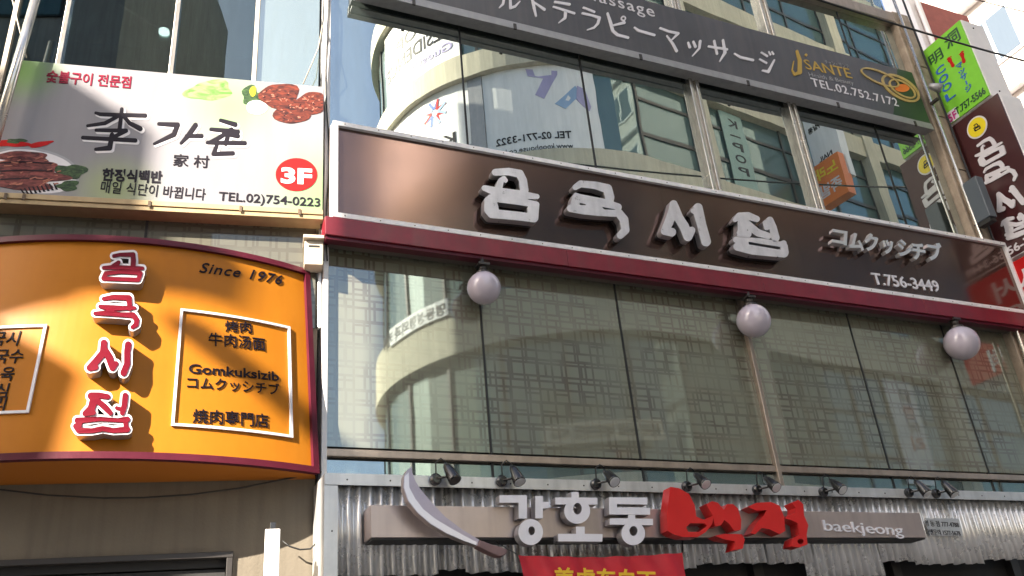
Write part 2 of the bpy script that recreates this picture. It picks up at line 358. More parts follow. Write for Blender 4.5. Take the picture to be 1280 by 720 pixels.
# ---- brush glyphs: distance field of strokes / outlines, contoured
def glyph(strokes=(), polys=(), level=0., res=1., pad=4, holes=()):
    """strokes: lists of (x, y, r) ; polys: closed outlines ; returns closed loops at the distance level"""
    allp = [(p[0], p[1], p[2]) for st in strokes for p in st] + [(p[0], p[1], 0) for po in polys for p in po]
    x0 = min(p[0] - p[2] for p in allp) - pad - level; x1 = max(p[0] + p[2] for p in allp) + pad + level
    y0 = min(p[1] - p[2] for p in allp) - pad - level; y1 = max(p[1] + p[2] for p in allp) + pad + level
    nx = int((x1 - x0) / res) + 2; ny = int((y1 - y0) / res) + 2
    X, Y = np.meshgrid(x0 + np.arange(nx) * res, y0 + np.arange(ny) * res)
    D = np.full(X.shape, -1e9)
    def seg(ax, ay, bx, by):
        dx, dy = bx - ax, by - ay; l = dx * dx + dy * dy + 1e-12
        t = np.clip(((X - ax) * dx + (Y - ay) * dy) / l, 0, 1); return np.hypot(X - ax - t * dx, Y - ay - t * dy), t
    for st in strokes:
        if len(st) == 1: st = [st[0], (st[0][0] + .01, st[0][1], st[0][2])]
        for a, b in zip(st, st[1:]):
            d, t = seg(a[0], a[1], b[0], b[1]); D = np.maximum(D, a[2] + (b[2] - a[2]) * t - d)
    def sdpoly(po):
        dm = np.full(X.shape, 1e9); ins = np.zeros(X.shape, bool)
        for a, b in zip(po, list(po[1:]) + [po[0]]):
            d, t = seg(a[0], a[1], b[0], b[1]); dm = np.minimum(dm, d)
            c = ((a[1] > Y) != (b[1] > Y)); xi = (b[0] - a[0]) * (Y - a[1]) / ((b[1] - a[1]) if b[1] != a[1] else 1e-9) + a[0]
            ins ^= c & (X < xi)
        return np.where(ins, dm, -dm)
    for po in polys: D = np.maximum(D, sdpoly(po))
    for h in holes:
        if len(h) == 4 and not isinstance(h[0], tuple): D = np.minimum(D, (np.hypot((X - h[0]) / h[2], (Y - h[1]) / h[3]) - 1) * min(h[2], h[3]) )
        else: D = np.minimum(D, -sdpoly(h))
    D = D + level
    nxt = {}
    B = D > 0
    act = np.argwhere((B[:-1, :-1].astype(int) + B[1:, :-1] + B[:-1, 1:] + B[1:, 1:]) % 4 != 0)
    def ip(j, i, jj, ii):
        a, b = D[j, i], D[jj, ii]; t = a / (a - b); return (x0 + (i + (ii - i) * t) * res, y0 + (j + (jj - j) * t) * res)
    for j, i in act:
        cs = [(j, i), (j, i + 1), (j + 1, i + 1), (j + 1, i)]; ins = [B[c] for c in cs]; ent = []; ext = []
        for k in range(4):
            a, b = cs[k], cs[(k + 1) % 4]
            if ins[k] != ins[(k + 1) % 4]:
                key = tuple(sorted((a, b))); (ext if ins[k] else ent).append(key)
        if len(ent) == 1: nxt[ent[0]] = ext[0]
        else:
            for e in ent:   # ambiguous cell: keep separate corners
                for x in ext:
                    if set(e) & set(x) and any(B[c] for c in set(e) & set(x)): nxt[e] = x
    loops = []; seen = set()
    for st in list(nxt):
        if st in seen: continue
        l = []; k = st
        while k in nxt and k not in seen: seen.add(k); l.append(ip(*k[0], *k[1])); k = nxt[k]
        if len(l) > 6: loops.append(simplify(l, .16 * res))
    return [l for l in loops if len(l) > 2]
def simplify(l, tol):
    def dp(a, b):
        if b - a < 2: return []
        ax, ay = l[a]; bx, by = l[b % len(l)]; dx, dy = bx - ax, by - ay; L_ = math.hypot(dx, dy) + 1e-9
        m_, k_ = 0, -1
        for i in range(a + 1, b):
            d = abs((l[i][0] - ax) * dy - (l[i][1] - ay) * dx) / L_ if L_ > 1e-6 else math.hypot(l[i][0] - ax, l[i][1] - ay)
            if d > m_: m_, k_ = d, i
        if m_ <= tol: return []
        return dp(a, k_) + [k_] + dp(k_, b)
    n = len(l); h = n // 2
    idx = [0] + dp(0, h) + [h] + dp(h, n); return [l[i] for i in idx]
def area(l): return sum(a[0] * b[1] - b[0] * a[1] for a, b in zip(l, l[1:] + l[:1])) / 2
def groups(loops):
    """outer loops with the holes inside them"""
    loops = sorted(loops, key=lambda l: -abs(area(l))); outs = []
    def inside(p, l):
        c = False
        for a, b in zip(l, l[1:] + l[:1]):
            if (a[1] > p[1]) != (b[1] > p[1]) and p[0] < (b[0] - a[0]) * (p[1] - a[1]) / (b[1] - a[1]) + a[0]: c = not c
        return c
    s0 = area(loops[0]) > 0 if loops else True
    for l in loops:
        if (area(l) > 0) == s0: outs.append([l])
        else:
            for g in reversed(outs):
                if inside(l[0], g[0]): g.append(l); break
    return outs
def glyph_mb(loops, fn, y0, y1, mi=0, ms=None, mb=None, warp=None):
    mb = mb or MB()
    for g in groups(loops): mb.prism([[fn(*p) for p in l] for l in g], y0, y1, mi, ms, warp)
    return mb

# ---- lettering from the built-in face
def text_raw(body, bold=0., shear=0., space=1.):
    c = bpy.data.curves.new('lettering', 'FONT'); c.body = body; c.offset = bold; c.shear = shear; c.space_character = space; c.resolution_u = 3
    o = bpy.data.objects.new('lettering', c); col.objects.link(o); dg = bpy.context.evaluated_depsgraph_get()
    me = bpy.data.meshes.new_from_object(o.evaluated_get(dg)); col.objects.unlink(o); bpy.data.objects.remove(o); bpy.data.curves.remove(c)
    vs = [tuple(v.co) for v in me.vertices]; fs = [tuple(p.vertices) for p in me.polygons]; bpy.data.meshes.remove(me)
    return vs, fs
def text_mb(body, p0, p1, h, y0, y1, bold=0., shear=0., space=1., mi=0, ms=None, warp=None, mb=None, vertical=False, capref=.73):
    """lettering from baseline point p0=(u,z) to p1, capital height h; front at y0, back at y1"""
    mb = mb or MB()
    if ms is None: ms = mi
    vs, fs = text_raw(body, bold, shear, space)
    if not vs: return mb
    xa = min(v[0] for v in vs); xb = max(v[0] for v in vs)
    dx, dz = p1[0] - p0[0], p1[1] - p0[1]; L_ = math.hypot(dx, dz); kx = L_ / (xb - xa); ux, uz = dx / L_, dz / L_; ky = h / capref
    W = warp or (lambda x, y, z: (x, y, z))
    def tr(v, y):
        a = (v[0] - xa) * kx; b = v[1] * ky; return W(p0[0] + ux * a - uz * b, y, p0[1] + uz * a + ux * b)
    n = len(vs); front = [tr(v, y0) for v in vs]; back = [tr(v, y1) for v in vs]
    mb.add(front + back, list(fs), mi)
    k = len(mb.v) - 2 * n; cnt = {}
    for f in fs:
        for a, b in zip(f, f[1:] + f[:1]): cnt[(a, b)] = cnt.get((a, b), 0) + 1
    for (a, b) in cnt:
        if (b, a) not in cnt: mb.f.append((k + a, k + b, k + n + b, k + n + a)); mb.m.append(ms)
    return mb

# ================================================================== SETTING: ground
g = MB(); g.box(-300, 300, -300, 300, -.5, 0); structure('ground', g, M['asphalt'])
p_ = MB(); p_.box(-40, 40, -2.9, 6.0, .004, .12); structure('pavement', p_, M['paving'])

# ================================================================== MAIN BUILDING
office = thing('office_building', 'glass fronted commercial building with mirrored third floor windows above the brown sign', 'building', MAIN, (CX, 0, 0))
XR = 9.06
zsill = mn(700, 575)[1]; zcap = mn(405, 590)[1]
Zg0, Zg1 = 3.0, 5.5           # second floor glass
Zu0, Zu1 = 5.9, 8.75          # third floor glass
Zt0, Zt1 = 8.86, 9.8
part('wall', MB().box(CX + .01, XR, .12, 5, 0, 11.2).box(CX + .01, XR, -.02, .118, 5.35, 5.95).box(CX + .01, XR, .02, .118, 8.7, 9.4).box(CX + .01, XR, -.0, .118, 10.95, 11.2), M['concrete'], office)
mull = [CX + .01, 2.665, 4.01, 5.40, 6.765, 8.10, XR]
zrail = mn(700, 577)[1]
def panes(z0, z1, mt, xs, lab=None):
    for i in range(len(xs) - 1):
        x0, x1 = xs[i] + .008, xs[i + 1] - .008
        t1, t2 = random.uniform(-.003, .003), random.uniform(-.002, .002)
        mb = MB(); vs = [(x0, 0, z0), (x1, t1, z0), (x1, t1 + t2, z1), (x0, t2, z1)]
        vs += [(v[0], v[1] + .012, v[2]) for v in vs]
        mb.add(vs, [(0, 1, 2, 3), (7, 6, 5, 4), (0, 4, 5, 1), (1, 5, 6, 2), (2, 6, 7, 3), (3, 7, 4, 0)])
        part('window_pane', mb, mt, office)
panes(zrail + .05, Zg1, M['film_glass'], mull)
panes(3.2, zrail - .05, M['low_glass'], mull)
panes(Zu0, Zu1, M['upper_glass'], mull)
panes(Zt0, Zt1, M['upper_glass'], mull)
panes(9.98, 10.94, M['low_glass'], mull)
for (z0, z1) in ((3.2, 5.4), (5.95, 8.7), (8.87, 9.78)):
    for i, x in enumerate(mull[1:-1]):
        if i == 2 or (i == 3 and z0 > 5):
            mt = M['ral'] if z0 < 5 else M['silver']
            if z0 < 5: part('mullion', MB().box(x - .022, x + .022, -.05, .03, z0, z1), mt, office, .004)
            else:
                part('mullion', MB().box(x - .062, x - .02, -.07, .03, z0, z1).box(x + .02, x + .062, -.07, .03, z0, z1).box(x - .02, x + .02, -.035, .03, z0, z1), mt, office, .005)
        else: part('mullion', MB().box(x - .009, x + .009, -.008, .02, z0, z1), M['joint'], office)
for (z, a, b) in ((zrail, -.03, .025),):
    part('rail', MB().box(CX + .02, XR, -.035, .02, z + a, z + b), M['ral'], office, .004)
part('rail', MB().box(CX + .02, XR, -.06, .02, 10.88, 10.95), M['ral'], office, .004)
part('rail', MB().box(CX + .02, XR, -.10, .02, 9.80, 9.97), M['ral'], office, .004)
part('corner_trim', MB().box(CX - .012, CX + .03, -.06, .11, 0, 11.2), M['white_paint'], office, .006)
part('roof', MB().box(CX, XR + .1, -.05, 5, 11.201, 11.3), M['concrete'], office)
# end pier of rough stone
pier = part('pier', MB().box(XR + .002, XR + .29, -.10, .6, 0, 10.0), M['stone'], office, .01)
for k in range(12):
    z = .03 + k * .82
    part('stone', MB().box(XR + .05, XR + .27, -.125, -.101, z, z + .80), M['stone'], office, .004)
part('drain_pipe', MB().tube([(XR + .03, -.16, 0), (XR + .03, -.16, 11)], .02, 10), M['silver'], office, smooth=True)
part('conduit', MB().tube([(XR + .22, -.16, 0), (XR + .22, -.16, 10.4)], .014, 8), M['cable'], office, smooth=True)

# ---- brown fascia sign
SO = .20
sx0 = mn(415, 272, SO)[0]; sx1 = mn(1290, 394, SO)[0]; sz0 = mn(415, 272, SO)[1]; sz1 = mn(418, 152, SO)[1]
fascia = thing('fascia_sign', 'long dark brown metal shop sign with white raised Korean letters above a red beam', 'sign', MAIN, (sx0, -SO, sz0))
for k in range(5):
    a_, b_ = sx0 + .03 + (sx1 - sx0 - .06) * k / 5, sx0 + .03 + (sx1 - sx0 - .06) * (k + 1) / 5
    part('panel', MB().box(a_ + .001, b_ - .001, -SO + .015 + .0006 * (k % 2), -.03, sz0 + .02, sz1 - .02), M['brown'], fascia)
for k in range(28):
    x = sx0 + .1 + k * (sx1 - sx0 - .2) / 27
    part('screw', MB().sphere((x, -SO - .02, sz0 + .022), .0055, 8, 5), M['rust'], fascia); part('screw', MB().sphere((x, -SO - .02, sz1 - .022), .0055, 8, 5), M['rust'], fascia)
tw = .045
part('frame', MB().box(sx0, sx1, -SO - .02, -SO + .05, sz0, sz0 + tw).box(sx0, sx1, -SO - .02, -SO + .05, sz1 - tw, sz1)
     .box(sx0, sx0 + tw, -SO - .02, -SO + .05, sz0 + tw, sz1 - tw).box(sx1 - tw, sx1, -SO - .02, -SO + .05, sz0 + tw, sz1 - tw)
     .box(sx0 - .004, sx0 + .03, -SO + .05, -.03, sz0, sz1), M['white_trim'], fascia, .004)
def cr(ox, oy, s): return lambda x, y: (ox + x / s, oy + y / s)
def channel(parent, strokes, c, s, fr_on, lift, depth, face, side, polys=(), holes=(), res=None, ext=0., name='letter', label=None, reveal=0.):
    """a raised letter traced in crop coordinates (crop function c, scale s), set on a flat sign face"""
    res = res or 2.2
    loops = glyph(strokes, polys, ext, res, holes=holes)
    fn = lambda x, y: fr_on(*c(x, y), lift + depth)
    mb = glyph_mb(loops, fn, -(lift + depth), -lift, 0, 1)
    return part(name, mb, [M[face], M[side]], parent, label=label)
c3 = cr(570, 190, 5.333); c4 = cr(810, 230, 6.4)
L1 = [[(262, 135, 18), (350, 130, 20), (425, 145, 22), (447, 190, 22), (455, 255, 24)], [(190, 240, 14), (260, 262, 24), (430, 285, 24), (540, 297, 12)],
      [(300, 190, 15), (285, 240, 20)], [(318, 178, 14), (330, 190, 10)],
      [(212, 320, 18), (215, 385, 22), (240, 410, 26), (400, 425, 24), (520, 440, 24), (535, 350, 16), (400, 325, 20), (230, 305, 18)], [(240, 340, 30), (250, 380, 30)], [(500, 380, 20), (500, 420, 20)]]
H1 = [[(285, 350), (300, 342), (460, 368), (478, 385), (470, 400), (300, 372)]]
L2 = [[(795, 235, 14), (830, 212, 18), (930, 222, 20), (1010, 245, 26), (1025, 300, 26), (1020, 345, 22)], [(800, 290, 14), (830, 310, 24), (1000, 345, 26), (1080, 368, 20)],
      [(765, 375, 20), (850, 385, 26), (950, 395, 26), (1060, 405, 22)], [(800, 310, 24), (790, 370, 26)], [(1080, 400, 22), (1120, 450, 24), (1130, 520, 22), (1095, 555, 18)], [(1000, 380, 30), (900, 350, 30)]]
H2 = [[(850, 262), (965, 288), (970, 300), (955, 308), (860, 285)], [(960, 358), (1065, 378), (1070, 390), (985, 388)], [(790, 322), (840, 332), (855, 342), (800, 332)]]
L3 = [[(205, 160, 28), (195, 230, 34), (165, 310, 34), (135, 375, 30), (190, 385, 32)], [(215, 180, 28), (245, 270, 34), (290, 340, 36), (320, 420, 34), (350, 370, 26)]]
L3b = [[(400, 190, 34), (405, 230, 38), (430, 330, 34), (465, 460, 36)], [(360, 215, 16), (380, 225, 20)]]
L4 = [[(695, 288, 14), (730, 255, 24), (800, 255, 28), (870, 280, 22)], [(755, 300, 34), (755, 370, 34), (735, 400, 24), (800, 400, 26)], [(790, 320, 30), (880, 390, 26), (960, 415, 24)]]
L4b = [[(975, 290, 26), (1000, 350, 28), (1020, 430, 30)], [(940, 310, 18), (950, 350, 18)]]
L4c = [[(705, 445, 22), (900, 460, 24), (1060, 490, 26), (1085, 475, 22)], [(715, 500, 30), (830, 535, 26), (960, 550, 24), (1090, 555, 30)], [(740, 470, 30), (760, 500, 30)], [(1090, 500, 26), (1095, 545, 28)], [(800, 500, 30), (1030, 535, 20)]]
H4 = [[(800, 458), (1060, 500), (1062, 522), (1040, 526), (805, 485)]]
for ch, ls, hs, c in (('gom', L1, H1, c3), ('guk', L2, H2, c3), ('si', L3, [], c4), ('si2', L3b, [], c4), ('jip', L4 + L4b, [], c4), ('jip2', L4c, H4, c4)):
    channel(fascia, ls, c, 0, mn, SO + .04, .07, 'brushed_letter', 'letter_side', holes=hs, res=3, ext=5 if c is c3 else 3)
# letter stand-offs fill the gap to the panel (dark backs)
for ls, hs, c in ((L1, H1, c3), (L2, H2, c3), (L3, [], c4), (L3b, [], c4), (L4 + L4b, [], c4), (L4c, H4, c4)):
    loops = glyph(ls, (), -5, 4, holes=hs)
    part('letter_back', glyph_mb(loops, lambda x, y, c=c: mn(*c(x, y), SO + .11), -(SO + .04), -(SO - .015)), M['joint'], fascia)
def charparts(name, body, p0, p1, h, y0, y1, mats, parent, bold=0., shear=0., space=1., warp=None, capref=.73, label=None):
    full = text_mb(body, p0, p1, h, y0, y1, bold, shear, space, 0, 1, warp, capref=capref)
    solid = [i for i, ch in enumerate(body) if ch != ' ']
    if len(solid) < 2: return part(name, full, mats, parent, label=label)
    raw, fs = text_raw(body, bold, shear, space)
    bounds = [max(v[0] - v[1] * math.tan(0) for v in text_raw(body[:i + 1], bold, shear, space)[0]) for i in solid]
    n = len(raw); par = list(range(n))
    def fd(i):
        while par[i] != i: par[i] = par[par[i]]; i = par[i]
        return i
    for f in fs:
        for a in f[1:]: par[fd(a)] = fd(f[0])
    isl = {}
    for i in range(n): isl.setdefault(fd(i), []).append(i)
    own = {}
    for k, vs in isl.items():
        c = (min(raw[i][0] for i in vs) + max(raw[i][0] for i in vs)) / 2
        own[k] = next((j for j, b in enumerate(bounds) if c <= b + 1e-4), len(bounds) - 1)
    for j in range(len(bounds)):
        keep = {}; mb = MB()
        for f, mi in zip(full.f, full.m):
            if own[fd(f[0] % n)] == j:
                g = []
                for i in f:
                    if i not in keep: keep[i] = len(mb.v); mb.v.append(full.v[i])
                    g.append(keep[i])
                mb.f.append(tuple(g)); mb.m.append(mi)
        if mb.f: part('letter', mb, mats, parent)
def tline(parent, body, a, b, h, fon, y, depth, mt, side=None, bold=0., shear=0., space=1., name='lettering', warp=None, capref=.73, label=None):
    """lettering whose baseline runs from pixel direction a to b, capital height h pixels"""
    p0 = fon(*a); p1 = fon(*b); q = fon(a[0], a[1] - h); hh = abs(q[1] - p0[1])
    if h >= 9: return charparts(name, body, p0, p1, hh, y - depth, y, [M[mt], M[side or mt]], parent, bold, shear, space, warp, capref, label)
    mb = text_mb(body, p0, p1, hh, y - depth, y, bold, shear, space, 0, 1, warp, capref=capref)
    return part(name, mb, [M[mt], M[side or mt]], parent, label=label, kind='stuff')
kat = 'コムクッシチブ'
ks = [(1040, 303, 25), (1062, 309, 18), (1083, 311, 20), (1106, 314, 15), (1124, 318, 21), (1142, 322, 19), (1162, 323, 21)]
for ch, (x, y, wd) in zip(kat, ks):
    tline(fascia, ch, (x, y), (x + wd, y + wd * .155), 19, lambda a, b: mn(a, b, SO + .09), -(SO + .03), .06, 'chrome', 'chrome', bold=.035, shear=.35, name='letter', capref=.8)
tline(fascia, 'T.756-3449', (1094, 354), (1177, 364), 14, lambda a, b: mn(a, b, SO + .01), -(SO - .012), .012, 'letter_white', bold=.012)
# red beam under it
beam = thing('red_beam', 'dark red steel beam running along the facade beneath the brown sign', 'beam', MAIN, (sx0, 0, sz0 - .2))
BO = .235
for k in range(4):
    a_, b_ = sx0 - .06 + (sx1 - sx0 + .46) * k / 4, sx0 - .06 + (sx1 - sx0 + .46) * (k + 1) / 4
    part('beam_face', MB().box(a_, b_ - .003, -BO - .001 * (k % 2), -.06, mn(405, 292, BO)[1], sz0 - .012), M['red_beam'], beam, .004)
part('beam_lip', MB().box(sx0 - .05, sx1 + .38, -BO + .02, -BO + .10, mn(405, 292, BO)[1] - .03, mn(405, 292, BO)[1] - .003), M['maroon'], beam)
part('soffit', MB().box(sx0, sx1 + .3, -BO + .12, -.04, mn(405, 292, BO)[1] - .012, mn(405, 292, BO)[1] - .004), M['underside'], beam)

# ---- globe lamps
def globe_lamp(px, py, label):
    off = .2
    u, z = mn(px, py, off); r = abs(mn(px, py - 20, off)[1] - z)*.93
    t = thing('globe_lamp', label, 'lamp', MAIN, (u, 0, z), group='round globe lamps hanging under the red beam')
    part('globe', MB().sphere((u, -off, z), r, 32, 20), M['globe'], t, smooth=True)
    part('seam', MB().tube([(u, -off, z - .0015), (u, -off, z + .0015)], r * 1.004, 32), M['globe'], t)
    part('collar', MB().tube([(u, -off, z + r * .9), (u, -off, z + r * 1.04), (u, -off, z + r * 1.08)], [r * .42, r * .40, r * .25], 20), M['dark_frame'], t, smooth=False)
    part('neck', MB().tube([(u, -off, z + r * 1.1), (u, -off, z + r * 1.5)], r * .22, 12), M['dark_frame'], t, smooth=True)
    zb = mn(405, 292, BO)[1] - .013
    part('bracket', MB().box(u - .05, u + .05, -off - .05, -off + .05, z + r * 1.42, z + r * 1.56).tube([(u, -off, z + r * 1.5), (u, -off, zb)], r * .12, 8), M['dark_frame'], t)
globe_lamp(605, 360, 'lilac white globe lamp nearest the orange sign, over the first glass joint')
globe_lamp(942, 401, 'lilac white globe lamp in the middle of three, at the tan window mullion')
globe_lamp(1202, 429, 'lilac white globe lamp farthest right, in front of the last panes')

# ---- corrugated cladding
CO = .30
clad = thing('corrugated_cladding', 'wavy galvanised steel cladding with a ragged lower edge under the windows', 'cladding', MAIN, (CX, 0, 2.0))
cx0 = mn(404, 600, CO)[0]; zt = mn(500, 610, CO)[1]; zb_ = mn(500, 592, CO)[1]
def sheet(x0, x1, z0, z1, y, slope=0.):
    mb = MB(); pitch = .075; n = max(2, int((x1 - x0) / pitch * 10)); vs = []
    for i in range(n + 1):
        x = x0 + (x1 - x0) * i / n; yy = y + .016 * math.cos(2 * math.pi * x / pitch)
        j = .006 * math.sin(x * 37)
        vs += [(x, yy, z0 + j + slope * (x - x0)), (x, yy + .004 * math.sin(x * 9), (z0 + z1) / 2), (x, yy, z1)]
    mb.add(vs, [(3 * i + k, 3 * i + 3 + k, 3 * i + 4 + k, 3 * i + 1 + k) for i in range(n) for k in (0, 1)])
    o = part('corrugated_sheet', mb, M['zinc'], clad, smooth=True)
    s_ = o.modifiers.new('thick', 'SOLIDIFY'); s_.thickness = .004
    return o
bot = lambda x, y: mn(x, y, CO)[1]
ex = lambda x, y: mn(x, y, CO)[0]
zz = lambda x: bot(x, 615)
cuts = [(405, 545, 722), (540, 583, 712), (580, 690, 716), (685, 800, 728), (795, 866, 712), (860, 962, 705), (958, 1012, 705), (1005, 1102, 722), (1098, 1145, 702), (1140, 1225, 706), (1218, 1300, 700)]
for i, (a, b, yb) in enumerate(cuts):
    sheet(ex(a, 690), ex(b, 690), bot(a, yb), zt + .04, -CO + .0105 * (i % 2) - (.022 if i % 3 == 0 else 0))
part('cap_strip', MB().box(cx0, XR + .3, -CO - .055, -CO - .05, mn(405, 606, CO + .05)[1], mn(405, 591, CO + .05)[1]).box(cx0, XR + .3, -CO - .0495, -.0, mn(405, 591, CO + .05)[1] - .006, mn(405, 591, CO + .05)[1]), M['cap'], clad, .002)
part('edge_strip', MB().box(cx0, mn(422, 650, CO + .05)[0], -CO - .052, -CO - .047, 1.2, mn(405, 606, CO + .05)[1] - .003).box(cx0 - .004, cx0 + .0, -CO - .05, -.02, 1.2, mn(405, 591, CO + .05)[1] - .01), M['cap'], clad)
for k in range(26):
    x = cx0 + .15 + k * .3
    part('rivet', MB().sphere((x, -CO - .056, mn(405, 599, CO + .05)[1]), .006, 8, 5), M['dark_frame'], clad)
for z in (2.0, 2.3, 2.6, 2.9): part('rivet', MB().sphere((cx0 + .05, -CO - .053, z), .006, 8, 5), M['dark_frame'], clad)
shade = thing('shopfront', 'dark shopfront opening below the corrugated steel cladding', 'shopfront', MAIN, (CX, 0, 0))
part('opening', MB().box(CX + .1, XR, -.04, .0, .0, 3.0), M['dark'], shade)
for k in range(6): part('post', MB().box(CX + .5 + k * 1.5, CX + .6 + k * 1.5, -.12, -.041, 0, 2.9), M['dark_frame'], shade)

# ---- restaurant sign: long metal box with letters and the knife
BXO = .50
bx0, bz1 = mn(463, 631, BXO); bx1 = mn(1155, 660, BXO)[0]; bz0 = mn(466, 672, BXO)[1]
rs = thing('restaurant_sign', 'long warm grey metal box sign with white and red raised Korean letters and a knife', 'sign', MAIN, (bx0, -BXO, bz0))
part('sign_box', MB().box(bx0, bx1, -BXO, -CO - .02, bz0, bz1), M['box_metal'], rs, .004)
part('box_underside', MB().box(bx0 + .01, bx1 - .01, -BXO + .01, -CO - .02, bz0 - .012, bz0 - .001), M['joint'], rs)
c5 = cr(490, 570, 4.8); c6 = cr(680, 590, 5.54); c7 = cr(820, 560, 2.783)
LO, LD = BXO + .02, .075
circ = lambda x, y, rx, ry, n=40: [(x + rx * math.cos(2 * math.pi * k / n), y + ry * math.sin(2 * math.pi * k / n)) for k in range(n)]
def ch2(polys, holes, c, face='letter_white', side='letter_side', res=2.2, lab=None, lo=LO, ld=LD): return channel(rs, (), c, 0, mn, lo, ld, face, side, polys=polys, holes=holes, res=res, label=lab)
ch2([[(645, 235), (810, 235), (810, 375), (760, 375), (760, 280), (645, 280)]], [], c5)
ch2([[(860, 240), (905, 240), (905, 275), (940, 275), (940, 312), (905, 315), (905, 374), (860, 374)]], [], c5)
ch2([circ(832, 456, 74, 78)], [circ(838, 448, 20, 27)], c5)
ch2([[(190, 138), (240, 138), (240, 176), (370, 178), (370, 226), (78, 224), (78, 176), (190, 176)], circ(230, 270, 90, 88)], [circ(232, 254, 30, 40)], c6)
ch2([[(222, 378), (282, 378), (282, 428), (406, 430), (404, 482), (98, 480), (98, 428), (222, 428)]], [], c6)
ch2([[(450, 175), (716, 177), (716, 226), (506, 222), (506, 246), (736, 248), (734, 296), (452, 294)]], [], c6)
ch2([[(582, 297), (632, 297), (632, 322), (755, 324), (755, 368), (455, 364), (455, 320), (582, 320)], circ(618, 425, 82, 82)], [circ(620, 408, 28, 34)], c6)
RL, RD = BXO + .03, .10
ch2([[(50, 135), (80, 140), (115, 160), (135, 200), (140, 238), (165, 250), (200, 235), (196, 265), (172, 293), (145, 310), (95, 310), (60, 300), (40, 288), (38, 230)]],
    [[(105, 275), (120, 262), (170, 262), (178, 270), (150, 292), (112, 292)]], c7, 'red_letter', 'red_side', 1.4, lo=RL, ld=RD)
ch2([[(175, 195), (195, 185), (215, 190), (236, 215), (247, 195), (268, 195), (285, 210), (297, 250), (295, 285), (272, 288), (256, 265), (238, 250), (225, 270), (205, 272), (198, 235)]], [], c7, 'red_letter', 'red_side', 1.4, lo=RL, ld=RD)
ch2([[(205, 305), (240, 298), (300, 300), (309, 320), (302, 350), (268, 356), (275, 325), (230, 316)]], [], c7, 'red_letter', 'red_side', 1.4, lo=RL, ld=RD)
ch2([[(320, 205), (350, 190), (400, 188), (430, 200), (446, 240), (450, 288), (430, 300), (395, 282), (368, 278), (345, 300), (330, 297), (352, 258), (375, 235), (386, 216), (350, 218)]], [], c7, 'red_letter', 'red_side', 1.4, lo=RL, ld=RD)
ch2([[(472, 190), (495, 180), (512, 195), (515, 235), (530, 268), (524, 300), (527, 335), (500, 346), (470, 342), (475, 315), (500, 300), (494, 262), (470, 250), (452, 246), (456, 236), (484, 226), (486, 208)]], [circ(503, 325, 11, 9)], c7, 'red_letter', 'red_side', 1.4, lo=RL, ld=RD)
tline(rs, 'baekjeong', (1031, 663), (1130, 669), 14, lambda a, b: mn(a, b, BXO + .01), -BXO, .012, 'letter_white', bold=.004, capref=.73)
# knife
KN = BXO + .10
outer = [(118, 62), (122, 100), (140, 150), (175, 205), (235, 275), (320, 365), (420, 440), (524, 503), (514, 540), (430, 510), (330, 468), (230, 410), (150, 340), (95, 270), (68, 190), (72, 120), (90, 85)]
edge = [(90, 100), (84, 140), (95, 200), (125, 265), (180, 330), (250, 385), (340, 440), (430, 485), (512, 520), (505, 534), (430, 508), (330, 464), (230, 405), (152, 336), (99, 268), (73, 190), (76, 122)]
hand = [(524, 503), (560, 515), (600, 530), (650, 545), (690, 560), (692, 580), (670, 598), (640, 600), (580, 575), (514, 540)]
kf = lambda lo: (lambda x, y: mn(*c5(x, y), lo))
mb = MB().prism([[kf(KN + .06)(*p) for p in outer]], -(KN + .06), -KN, 0, 1)
blade = part('blade', mb, [M['blade'], M['box_metal']], rs)
def wavy(ps):
    out = []
    for i, (x, y) in enumerate(ps): out.append((x + (5 if i % 2 else -3), y + (3 if i % 2 else -3)) if i < 9 else (x, y))
    return out
def dens(ps):
    out = []
    for a, b in zip(ps, ps[1:] + ps[:1]): out += [a, ((a[0] + b[0]) / 2, (a[1] + b[1]) / 2)]
    return out
part('blade_edge', MB().prism([[kf(KN + .066)(*p) for p in wavy([(x + (26 - i * 2 if i < 7 else 0) * .55, y - (16 if 1 < i < 8 else 0) * .55) for i, (x, y) in enumerate(edge)])]], -(KN + .066), -(KN + .0602)), M['blade_edge'], blade)
part('handle', MB().prism([[kf(KN + .07)(*p) for p in hand]], -(KN + .07), -(KN - .01)), M['handle'], rs, .006)
for px in (650, 880, 1100): part('standoff', MB().box(mn(px, 650, .5)[0], mn(px, 650, .5)[0] + .03, -CO - .1, -CO + .03, bz0 + .1, bz0 + .13), M['dark_frame'], rs)

